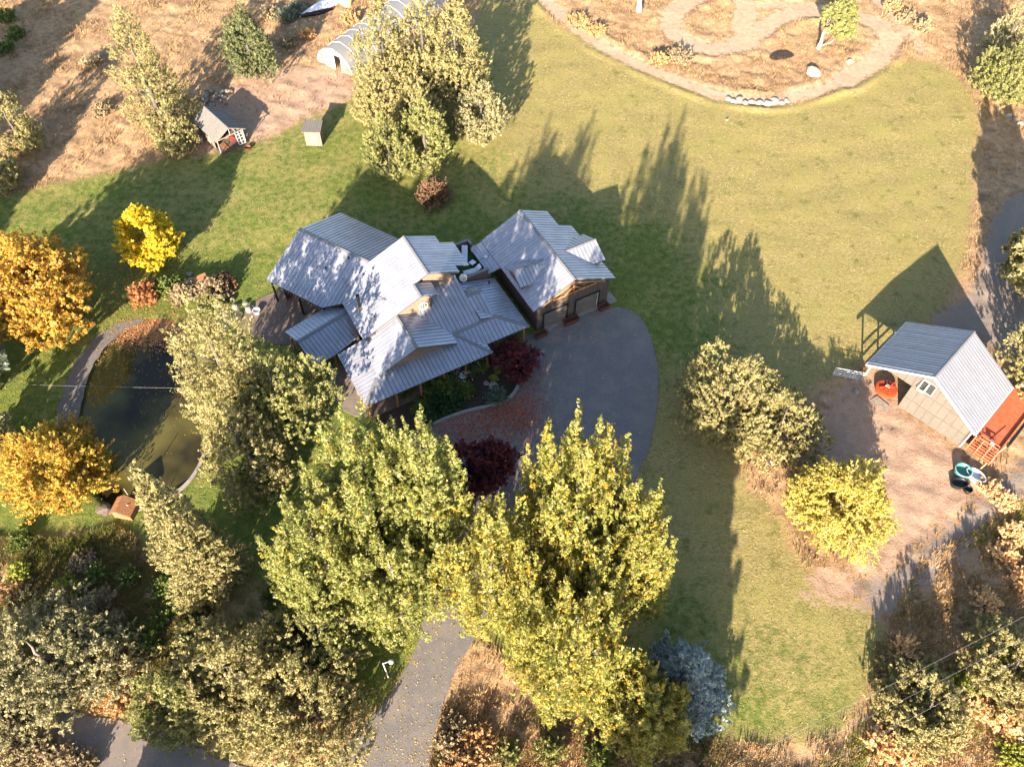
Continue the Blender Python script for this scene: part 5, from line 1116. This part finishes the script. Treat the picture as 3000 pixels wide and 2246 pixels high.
plant('olive_tree', 'silvery grey tree at the left edge below the orange maple', 'tree', (-51.3, 46.4), [(0, 0, 1, 9, 3.4, 'ball'), (-1, -3, .5, 7, 3, 'ball')], 'sage', 20000, .15, (.8, .34), 34, (6, .3), 'bark', 14, 241, None, 'needle', .5, .4, .6, .8)
plant('olive_tree', 'small silvery bush at the left edge just above the orange-yellow tree', 'tree', (-46.8, 38.2), [(0, 0, .5, 5, 2.2, 'ball')], 'grey', 9000, .14, (.7, .3), 34, (3, .2), 'bark', 8, 242, None, 'needle', .5, .4, .6, .8)
plant('blue_spruce', 'broad blue spruce beside the right-hand poplars', 'tree', (12.9, 17.6), [(0, 0, .2, 9.5, 3.1, 'cone'), (0, 0, .2, 5.5, 3.3, 'dome')], 'blue', 38000, .12, (.75, .26), 30, (8, .25), 'bark', 10, 243, None, 'needle', .45, .0, .25, 1.2)
# broadleaf autumn trees
plant('maple_tree', 'large orange-gold maple at the left edge of the lawn', 'tree', (-47.3, 54.2), [(0, 0, 1.5, 12.0, 5.2, 'ovate'), (2.4, 1.6, 2, 9, 3.0, 'ball'), (-2.5, 1, 2, 10, 3.2, 'ball'), (1.5, -3, 1.2, 6.5, 3.2, 'ball'), (-1, -2.5, 1.2, 7.5, 3.4, 'ball'), (3.2, -2.8, 1.0, 5, 2.2, 'ball')] + rl(71, 14, 5.2, 12.4), 'orange', 76000, .115, (.6, .3), 26, (9, .28), 'bark', 20, 250, None, 'leaf', .55, .35, .45, .8)
plant('maple_tree', 'bright yellow maple alone on the lawn left of the house', 'tree', (-39.2, 63.4), [(0, 0, .8, 7.0, 2.9, 'ovate'), (.9, -.4, .7, 5, 2.0, 'ball'), (-1.4, .8, 1.5, 5.2, 1.6, 'ball'), (1.6, .4, 1, 4.4, 1.7, 'ball'), (.6, -1.6, .6, 3.4, 1.5, 'ball')] + rl(72, 12, 2.9, 7.4) + [(0, 0, 3.0, 7.2, 1.5, 'ball')], 'yellow', 40000, .10, (.5, .22), 24, (5, .16), 'bark', 14, 251, None, 'leaf', .5, .35, .45, .8)
plant('cherry_tree', 'round orange-yellow tree on the near left bank of the pond', 'tree', (-39.8, 35.2), [(0, 0, .6, 6.6, 3.9, 'dome'), (-2.2, .5, .5, 5.4, 2.8, 'dome'), (2.0, .3, .5, 5.2, 2.7, 'dome'), (0, 1.8, .5, 5.4, 2.7, 'dome')] + rl(74, 12, 4.3, 6.8), 'orange2', 62000, .095, (.95, .2), 26, (4, .2), 'bark', 18, 252, None, 'leaf', .45, .15, .9, 1.1)
plant('willow_tree', 'round pale yellow willow in front of the barn yard', 'tree', (28.0, 32.8), [(0, 0, .5, 6.8, 3.7, 'ball'), (1.6, 1.6, .8, 5.8, 2.2, 'ball'), (-2, .3, .4, 4.8, 2.2, 'ball'), (1.0, -2.4, .3, 4.4, 2.2, 'ball'), (-.8, 2, .8, 5.4, 2.0, 'ball')] + rl(73, 14, 3.7, 6.8), 'willow', 62000, .09, (.8, .2), 26, (4, .2), 'bark', 18, 253, None, 'leaf', .4, .45, .15, 1.1)
plant('maple_tree', 'dark red Japanese maple at the porch corner by the driveway', 'tree', (.15, 48.8), [(0, 0, .8, 3.4, 1.8, 'ball'), (1.1, -.2, .8, 3.0, 1.4, 'ball'), (-1.0, .3, .9, 3.0, 1.4, 'ball'), (.3, -1.2, .5, 2.4, 1.3, 'ball')], 'red', 15000, .085, (.55, .2), 26, (2.4, .12), 'bark', 12, 254, None, 'leaf', .4, .5, .4, 1.0)
plant('maple_tree', 'bright red maple half hidden between the poplars', 'tree', (-3.6, 35.4), [(0, 0, 1.0, 5.6, 2.6, 'ball'), (1.8, 1.0, 1, 5, 1.9, 'ball'), (-1.6, -.6, 1, 4.8, 1.8, 'ball'), (2.8, 1.6, 1, 4.2, 1.3, 'ball')], 'red', 24000, .11, (.6, .28), 30, (3.6, .14), 'bark', 12, 255, None, 'leaf', .4, .3, .4, 1.0)
plant('small_tree', 'small juniper with a white forked trunk standing on the dirt track island', 'tree', G2(2397, 143), [(0.9, .5, 2.6, 6.2, 1.7, 'ball'), (2.4, .8, 2.8, 6.6, 1.6, 'ball'), (2.6, -.2, 1.8, 4.2, 1.4, 'ball')], 'juniper_green', 13000, .15, (.6, .32), 30, (3.6, .36), 'pale_bark', 6, 256, None, 'needle', .4, .2, .6, .8)
plant('small_tree', 'pale bare trunk of a tree cut by the top edge above the dirt track', 'tree', G2(1872, 33), [(0.3, .6, 4.2, 7.5, 2.2, 'ball')], 'juniper', 8000, .15, (.6, .32), 30, (5.2, .5), 'pale_bark', 5, 257, None, 'needle', .4, .2, .6, .8)
# trees just outside the frame whose shade falls into it
OFFN = [0]
DIRS = ['first', 'second', 'third', 'fourth', 'fifth', 'sixth', 'seventh', 'eighth', 'ninth', 'tenth', 'eleventh', 'twelfth']
def offtree(base, lab, seed, h, r, pal='poplar', n=16000, z0=0.1):
    plant('tall_tree', lab, 'tree', base, [(0, 0, h * z0, h * .9, r, 'ovate'), (r * .4, 0, h * max(z0, .2), h, r * .45, 'spire'), (-r * .4, r * .3, h * max(z0, .2), h * .93, r * .45, 'spire')], pal, n, .3, (1.3, .5), 30, (h * .8, .35), 'bark', 10, seed, 'trees just beyond the picture', 'leaf', .4, .25 if z0 < .5 else .7, .9, .6)
OFF = 'tall tree beyond the edge of the picture whose shade falls on the ground'
offtree((7.0, -3.0), 'poplar beyond the bottom edge below the blue spruce, seen only by its shade', 303, 21, 4.0); offtree((-26, 5), 'juniper beyond the bottom edge below the road, seen only by its shade', 305, 7, 2.6, 'juniper', 8000)

offtree((54.5, 60.0), 'tree beyond the right edge above the barn, seen only by its shade', 311, 12, 3.4, 'juniper'); 
offtree((-72, 68), 'tree beyond the left edge above the orange maple, seen only by its shade', 313, 12, 4.0, 'juniper'); offtree((-78, 82), 'tree beyond the left edge at meadow height, seen only by its shade', 314, 13, 4.2, 'juniper'); offtree((-66, 50), 'tree beyond the left edge level with the pond, seen only by its shade', 315, 12, 4.0, 'juniper'); offtree((-70.5, 90), 'tree beyond the upper left edge near the ragged junipers, seen only by its shade', 316, 10, 3.6, 'juniper'); offtree((-57, 38), 'tree beyond the left edge beside the orange-yellow tree, seen only by its shade', 317, 12, 3.6, 'juniper')


# --- shrubs
def shrub(px, py, r, h, pal, lab, seed, n=3000, leaf=.09, grp=None, matn='leaf', name='shrub', cl=(.45, .16), up=.9, gap=.3, shape='dome'):
    plant(name, lab, 'shrub', G2(px, py), [(0, 0, .02, h, r, shape), (r * .3, r * .2, .02, h * .8, r * .7, shape)], pal, n, leaf, cl, 24, (h * .5, .05), 'bark', 6, seed, grp, matn, .3, gap, up, 1.0, .25, ('stems', 'foliage'))
shrub(1272, 590, 1.9, 2.6, 'brownred', 'reddish-brown twiggy shrub in the shade behind the house', 401, 9000, .09, cl=(.8, .16))
shrub(428, 876, 1.5, 1.9, 'redorange', 'small coral-orange shrub on the lawn below the yellow maple', 402, 6000, .09)
shrub(500, 850, 1.2, 1.6, 'green', 'green shrub just right of the coral-orange one', 403, 5000)
shrub(540, 870, 1.5, 1.5, 'tan', 'brownish dried shrub at the left end of the rock garden', 404, 5000)
shrub(630, 865, 1.8, 1.9, 'tan', 'pale tan shrub in the middle of the rock garden', 405, 7000)
shrub(655, 840, 1.3, 1.6, 'brownred', 'brown twiggy shrub at the top of the rock garden', 406, 5000)
shrub(620, 900, 1.5, 1.3, 'juniper_green', 'low olive shrub among the rock garden boulders', 407, 5000)
shrub(1292, 1140, 1.5, 1.4, 'green', 'feathery green shrub at the porch front', 410, 7000, cl=(.9, .14))
shrub(1300, 1180, 1.7, .9, 'deepgreen', 'dark green spreading juniper shrub in the middle of the garden bed', 411, 9000, cl=(.7, .14))
shrub(1360, 1150, 1.0, .9, 'green', 'leafy green shrub right of the dark spreading one', 412, 5000)
shrub(1395, 1080, 1.0, 1.0, 'green', 'green shrub by the porch under the white flowers', 413, 4500)
shrub(1452, 1168, .95, 1.1, 'sage', 'silvery sage shrub beside the kerb', 414, 5000)
shrub(1458, 1090, .35, .6, 'lime', 'small lime-green plant below the dark red maple', 415, 900, .06)
shrub(1446, 1115, .3, .55, 'lime', 'tiny lime-green plant between the boulders', 416, 800, .06)
shrub(1190, 1160, .5, .6, 'green', 'small round plant on the porch walk', 417, 900, .06)
shrub(1235, 1200, 1.0, .8, 'green', 'low green shrub at the left end of the garden bed', 418, 3000)
shrub(1255, 1225, .9, .7, 'deepgreen', 'low dark shrub where the kerb meets the poplars', 419, 3000)
shrub(1500, 1010, .9, 1.1, 'green', 'green shrub with pale flowers at the porch right corner', 420, 3000)
def flowers(px, py, r, lab, seed):
    rng = np.random.default_rng(seed); n = 46; g = G(px, py); p = np.stack([g.x + rng.normal(0, r, n), g.y + rng.normal(0, r, n), 1.0 + rng.uniform(0, .5, n)], 1); nr = np.tile([0, 0, 1.], (n, 1)) + rng.normal(0, .3, (n, 3))
    me = leafmesh('white_flowers', p, nr, np.full(n, .055), np.tile([.75, .74, .72], (n, 1)), .9, rng); me.materials.append(M['leaf']); o = link('white_flowers', me); tag(o, lab, 'flowers', kind='stuff')
flowers(1335, 1105, .45, 'cluster of white flowers at the porch front left', 1); flowers(1392, 1075, .4, 'cluster of white flowers at the porch front right', 2); flowers(1356, 1123, .3, 'white flowers in the middle of the garden bed', 3)
# brush in the lower left wetland
rs = random.Random(77)
BR = [(60, 1690, 'lime'), (130, 1700, 'lime'), (200, 1730, 'lime'), (20, 1660, 'lime'), (290, 1690, 'green'), (330, 1740, 'green'), (390, 1690, 'green'), (440, 1780, 'green'), (400, 1850, 'green'), (470, 1830, 'green'), (520, 1790, 'green'), (340, 1820, 'tan'), (300, 1760, 'tan'), (250, 1820, 'tan'), (180, 1760, 'straw'), (110, 1745, 'straw'), (40, 1730, 'straw'), (350, 1680, 'green'), (480, 1720, 'green'), (560, 1850, 'green'), (420, 1930, 'tan'), (380, 1960, 'rustgrass'), (330, 2040, 'rustgrass'), (365, 2060, 'rustgrass'), (440, 1900, 'green'), (100, 1640, 'green'), (240, 1650, 'tan'), (330, 1620, 'green'), (60, 1590, 'green'), (820, 1760, 'green'), (790, 1840, 'tan'), (880, 1830, 'green'), (930, 1960, 'tan'), (1000, 2080, 'tan'), (980, 2010, 'green')]
BR = [b_ for k_, b_ in enumerate(BR) if not (b_[1] < 1800 and b_[0] < 600 and k_ % 2)]
for i, (x, y, pl_) in enumerate(BR):
    shrub(x + rs.uniform(-8, 8), y + rs.uniform(-8, 8), rs.uniform(.6, 1.15), rs.uniform(.45, 1.0), pl_, where(x, y, 'wild %s brush clump' % {'lime': 'yellow-green', 'green': 'green', 'deepgreen': 'dark green', 'tan': 'tan', 'straw': 'straw-coloured', 'rustgrass': 'rust-coloured'}[pl_]), 500 + i, 2600, .08, 'wild brush in the lower left thicket', name='brush', cl=(.8, .16))
BR4 = [(30, 2190, 'tan'), (110, 2210, 'tan'), (180, 2235, 'tan'), (60, 2235, 'tan'), (240, 2250, 'tan'), (20, 2150, 'tan'), (0, 2110, 'tan')]
for i, (x, y, pl_) in enumerate(BR4):
    shrub(x, y, rs.uniform(1.1, 1.7), rs.uniform(.7, 1.2), pl_, where(x, y, 'rough %s brush clump' % {'tan': 'tan', 'brownred': 'brown'}[pl_]), 550 + i, 3000, .09, 'brush on the bank below the road', name='brush', cl=(.8, .16))
BR2 = [(1330, 2130, 'tan'), (1400, 2170, 'rustgrass'), (1300, 2190, 'tan'), (1480, 2210, 'juniper_green'), (1600, 2200, 'juniper_green'), (1380, 2240, 'straw'), (1750, 2230, 'green'), (1330, 2240, 'rustgrass'), (2700, 2200, 'straw'), (2780, 2140, 'rustgrass'), (2860, 2080, 'rustgrass'), (2930, 2130, 'straw'), (2960, 2220, 'lime'), (2640, 2230, 'straw'), (2800, 2010, 'lime'), (2930, 1640, 'straw'), (2960, 1560, 'straw'), (2890, 1780, 'rustgrass'), (2980, 1700, 'straw'), (2640, 1900, 'straw'), (2580, 2190, 'straw'), (2930, 1480, 'straw'), (2890, 1440, 'straw')]
BR2 = [(x_, y_, 'gold' if (p_ in ('straw', 'rustgrass') and x_ > 2500) else p_) for x_, y_, p_ in BR2]
for i, (x, y, pl_) in enumerate(BR2):
    shrub(x + rs.uniform(-8, 8), y + rs.uniform(-8, 8), rs.uniform(.7, 1.2), rs.uniform(.45, .85), pl_, where(x, y, 'low dry %s brush' % {'lime': 'yellow-green', 'green': 'green', 'juniper_green': 'olive', 'tan': 'tan', 'straw': 'straw-coloured', 'gold': 'golden', 'rustgrass': 'rust-coloured'}[pl_]), 600 + i, 2000, .09, 'dry brush along the lawn edges', name='brush', cl=(.8, .14))
BR3 = [(20, 60, 'green'), (45, 110, 'green'), (10, 150, 'green'), (870, 35, 'sage'), (840, 60, 'sage'), (790, 50, 'tan'), (270, 190, 'tan'), (300, 330, 'tan'), (1690, 70, 'rustgrass'), (1740, 95, 'rustgrass'), (1930, 185, 'rustgrass'), (1990, 175, 'tan'), (2650, 60, 'tan'), (2700, 90, 'tan'), (2610, 30, 'straw'), (1030, 60, 'rustgrass'), (900, 110, 'rustgrass'), (840, 130, 'tan')]
for i, (x, y, pl_) in enumerate(BR3):
    shrub(x, y, rs.uniform(1.0, 1.9), rs.uniform(.6, 1.3), pl_, where(x, y, 'small %s bush on dry ground' % {'green': 'green', 'sage': 'grey-green', 'tan': 'tan', 'straw': 'straw-coloured', 'rustgrass': 'rust-coloured'}[pl_]), 700 + i, 2200, .11, 'bushes on the dry ground at the top', name='bush', cl=(.8, .18))

# --- grass: dry tufts and blades as real geometry
def blades(name, P, hgt, tint, label, cat, wd=.035, per=3, rng=None, lean=.35):
    n = len(P); I = np.repeat(np.arange(n), per); m = len(I); b = P[I] + np.stack([rng.normal(0, .09, m), rng.normal(0, .09, m), np.zeros(m)], 1)
    a = rng.random(m) * 6.283; t = np.stack([np.cos(a), np.sin(a), np.zeros(m)], 1); h = hgt[I] * rng.uniform(.6, 1.2, m)
    tip = b + np.stack([rng.normal(0, lean, m) * h, rng.normal(0, lean, m) * h, h], 1); w_ = (wd * (.6 + h * 1.5))[:, None]
    V = np.stack([b - t * w_, b + t * w_, tip], 1).astype(np.float32)
    me = bpy.data.meshes.new(name); me.vertices.add(m * 3); me.loops.add(m * 3); me.polygons.add(m); me.vertices.foreach_set('co', V.ravel()); me.loops.foreach_set('vertex_index', np.arange(m * 3, dtype=np.int32))
    me.polygons.foreach_set('loop_start', np.arange(0, m * 3, 3, dtype=np.int32)); me.polygons.foreach_set('loop_total', np.full(m, 3, np.int32)); me.update(calc_edges=True)
    at = me.attributes.new('tint', 'FLOAT_COLOR', 'POINT'); c = np.ones((m, 3, 4), np.float32); c[:, :, :3] = (tint[I] * rng.uniform(.8, 1.25, (m, 1)))[:, None, :]; at.data.foreach_set('color', c.ravel())
    me.materials.append(M['leaf']); o = link(name, me); tag(o, label, cat, kind='stuff'); return o
rng = np.random.default_rng(12)
def zat(P):
    ix = np.clip(np.searchsorted(gx, P[:, 0]) - 1, 0, NX - 2); iy = np.clip(np.searchsorted(gy, P[:, 1]) - 1, 0, NY - 2)
    fx = (P[:, 0] - gx[ix]) / (gx[ix + 1] - gx[ix]); fy = (P[:, 1] - gy[iy]) / (gy[iy + 1] - gy[iy]); Z = gz.reshape(NY, NX)
    return Z[iy, ix] * (1 - fx) * (1 - fy) + Z[iy, ix + 1] * fx * (1 - fy) + Z[iy + 1, ix] * (1 - fx) * fy + Z[iy + 1, ix + 1] * fx * fy
P = np.stack([rng.uniform(-82, 82, 330000), rng.uniform(6, 126, 330000)], 1)
vis = np.abs(P[:, 0]) < 24 + P[:, 1] * .56; P = P[vis]
bad = np.full(len(P), -1e9)
for po in (DRIVE, ROAD, PATIO, WALK, BED, PATH, HOUSEPAD, BARNPAD, POND, EROAD, NROAD, YARD, YARD2): bad = np.maximum(bad, sdist(P, [tuple(q) for q in po]))
tr_d = np.full(len(P), -1e9)
for t_, tw_ in zip(TRACKS, TW): tr_d = np.maximum(tr_d, tw_ - pdist(P, [tuple(q) for q in t_]))
ok = (bad < .1) & (tr_d < -.15); P = P[ok]; bad = bad[ok]
ld_ = sdist(P, TL); dd = sdist(P, [tuple(q) for q in DIRT1])
dens = np.where(ld_ > .3, 0, 1.0) * np.where(dd > 0, .25, 1) * np.clip(.62 + .5 * vnoise(P, .7, 21) + .3 * vnoise(P, 2.0, 22), .04, 1)
k = rng.random(len(P)) < dens * .62; D = P[k]; zz = zat(D); n = len(D)
hh = np.clip(.26 + .20 * vnoise(D, .6, 23) + rng.normal(0, .06, n), .09, .75)
low = D[:, 1] < 30
tn = pick('straw', n, rng); bn = np.clip(vnoise(D, .25, 31) * .5 + .3, 0, 1)[:, None]; tn = tn * (1 - bn * .5) + pick('rustgrass', n, rng) * bn * .5
gl = low & (D[:, 0] < -8) & (rng.random(n) < .55); tn[gl] = pick('green', gl.sum(), rng) * 1.2
blades('dry_grass', np.column_stack([D, zz]), hh, tn, 'dry straw-coloured grass covering the open ground around the lawns', 'grass', .034, 3, rng)
# short shaggy turf on the lawns near the camera
m = (ld_ > -.4) & (rng.random(len(P)) < .42); D = P[m]; n = len(D); zz = zat(D)
ix = np.clip(np.searchsorted(gx, D[:, 0]), 0, NX - 1); iy = np.clip(np.searchsorted(gy, D[:, 1]), 0, NY - 1); dv_ = gdry.reshape(NY, NX)[iy, ix][:, None]
g1 = np.array([[.085, .125, .022]]) * rng.uniform(.6, 1.5, (n, 1)); g2 = np.array([[.34, .28, .11]]) * rng.uniform(.6, 1.3, (n, 1)); mixk = np.clip(dv_ + rng.normal(0, .2, (n, 1)), 0, 1)
blades('lawn_grass', np.column_stack([D, zz]), np.clip(rng.normal(.085, .03, n), .03, .17), g1 * (1 - mixk) + g2 * mixk, 'short mown grass of the lawns', 'grass', .04, 2, rng, .8)
def tall(name, pxs, n, h, pal, lab, seed):
    rg_ = np.random.default_rng(seed); pl_ = W(pxs); q = [tuple(v) for v in pl_]; X0, X1 = min(a[0] for a in q), max(a[0] for a in q); Y0, Y1 = min(a[1] for a in q), max(a[1] for a in q)
    T = np.stack([rg_.uniform(X0, X1, n * 3), rg_.uniform(Y0, Y1, n * 3)], 1); T = T[(sdist(T, q) > 0) & (vnoise(T, 1.1, seed) + rg_.normal(0, .35, len(T)) > -.35)][:n]
    T = T[np.maximum(sdist(T, [tuple(a) for a in ROAD]), sdist(T, [tuple(a) for a in DRIVE])) < -.2]
    m_ = len(T); tt = np.zeros((m_, 3)); kk = (vnoise(T, .45, seed + 5) * .5 + .5 + rg_.normal(0, .2, m_)); ci = np.clip((kk * len(pal)).astype(int), 0, len(pal) - 1)
    for c_ in range(len(pal)): mm = ci == c_; tt[mm] = pick(pal[c_], mm.sum(), rg_)
    blades(name, np.column_stack([T, zat(T)]), np.clip(h * (1 + .4 * vnoise(T, .8, seed + 3)) * rg_.uniform(.6, 1.3, m_), .1, 2), tt, lab, 'grass', .028, 6, rg_, .4)
tall('wetland_grass', [(-60, 1570), (200, 1580), (340, 1540), (470, 1620), (600, 1680), (640, 1900), (480, 2010), (330, 1990), (300, 1850), (150, 1800), (-60, 1760)], 17000, .4, ['straw', 'lime', 'straw', 'green', 'lime'], 'tall mixed green and straw grass in the wet hollow below the pond', 61)
tall('tall_dry_grass', [(2560, 1900), (2700, 1640), (3060, 1420), (3060, 2300), (2300, 2300), (2440, 2190), (2560, 2080)], 9000, .34, ['gold', 'gold', 'straw', 'gold', 'lime'], 'tall dry orange grass filling the lower right corner', 62)
tall('verge_grass', [(1270, 2080), (1400, 2020), (1700, 2120), (2300, 2190), (2350, 2300), (1220, 2300)], 6000, .3, ['gold', 'straw', 'green'], 'rough dry grass along the bottom edge right of the driveway', 63)
# fallen leaves
def litter(name, polys, n, cols, lab, seed, s=.05, sig=None, z=.03, lim=None):
    rng = np.random.default_rng(seed); out = []
    for (cx, cy, rx, ry, k) in polys:
        g = G2(cx, cy); out.append(np.stack([g[0] + rng.normal(0, rx, k), g[1] + rng.normal(0, ry, k)], 1))
    Q = np.concatenate(out)
    if lim is not None: Q = Q[sdist(Q, [tuple(q) for q in lim]) > .05]
    zz = np.maximum(zat(Q), 0) + z; n = len(Q); c = np.array(cols)[rng.integers(0, len(cols), n)] * rng.uniform(.7, 1.2, (n, 1)); nr = rng.normal(0, .35, (n, 3)); nr[:, 2] = 1; nr /= np.linalg.norm(nr, axis=1, keepdims=True)
    me = leafmesh(name, np.column_stack([Q, zz]), nr, np.full(n, s) * rng.uniform(.6, 1.4, n), c, .7, rng); me.materials.append(M['leaf']); o = link(name, me); tag(o, lab, 'fallen leaves', kind='stuff')
RD = [(.36, .05, .03), (.42, .12, .05), (.25, .03, .02), (.45, .22, .08)]
litter('red_fallen_leaves', [(1420, 1230, 3.2, 1.2, 2600), (1490, 1200, 1.6, 1.2, 1700), (1540, 1130, 1.2, 2.0, 900), (1350, 1280, 2.4, 1.4, 1700), (1450, 1350, 3, 2.5, 1000), (1520, 1230, 1.5, 2.0, 900)], 0, RD, 'red and orange leaves scattered over the gravel below the kerb', 5, .065, lim=DRIVE)
YL = [(.50, .36, .05), (.44, .28, .05), (.52, .40, .15)]
litter('yellow_fallen_leaves', [(1120, 1950, 2.2, 3.2, 480), (1130, 2150, 3.5, 2.5, 220), (1270, 2000, 2.6, 4.0, 300), (1000, 2200, 3, 1, 300), (600, 2200, 6, 1.2, 120), (1900, 700, 5, 10, 300), (2050, 1500, 3, 8, 160), (1250, 2230, 2, 1, 300)], 0, YL, 'yellow poplar leaves scattered over the driveway edge and grass', 6, .055)
litter('maple_fallen_leaves', [(330, 860, 4.0, 4.5, 3800), (420, 800, 2.5, 3, 800)], 0, [(.34, .20, .06), (.26, .14, .05), (.38, .25, .08)], 'brownish orange leaves under the maples on the shaded lawn', 7, .07)
litter('shore_fallen_leaves', [(450, 955, 2.2, 1.1, 4200), (500, 975, 1.4, 1.0, 1800), (380, 985, 1.2, .9, 700)], 0, [(.42, .20, .09), (.34, .14, .06), (.46, .27, .13)], 'mat of orange-brown leaves on the shallow end of the pond', 8, .085, z=-.02)
litter('floating_leaves', [(400, 1080, 3.5, 4, 260), (480, 1170, 2.0, 3, 200), (300, 1120, 1.2, 3, 120)], 0, [(.42, .24, .09), (.36, .16, .07)], 'single leaves floating on the dark pond', 9, .05, z=-.26, lim=POND)
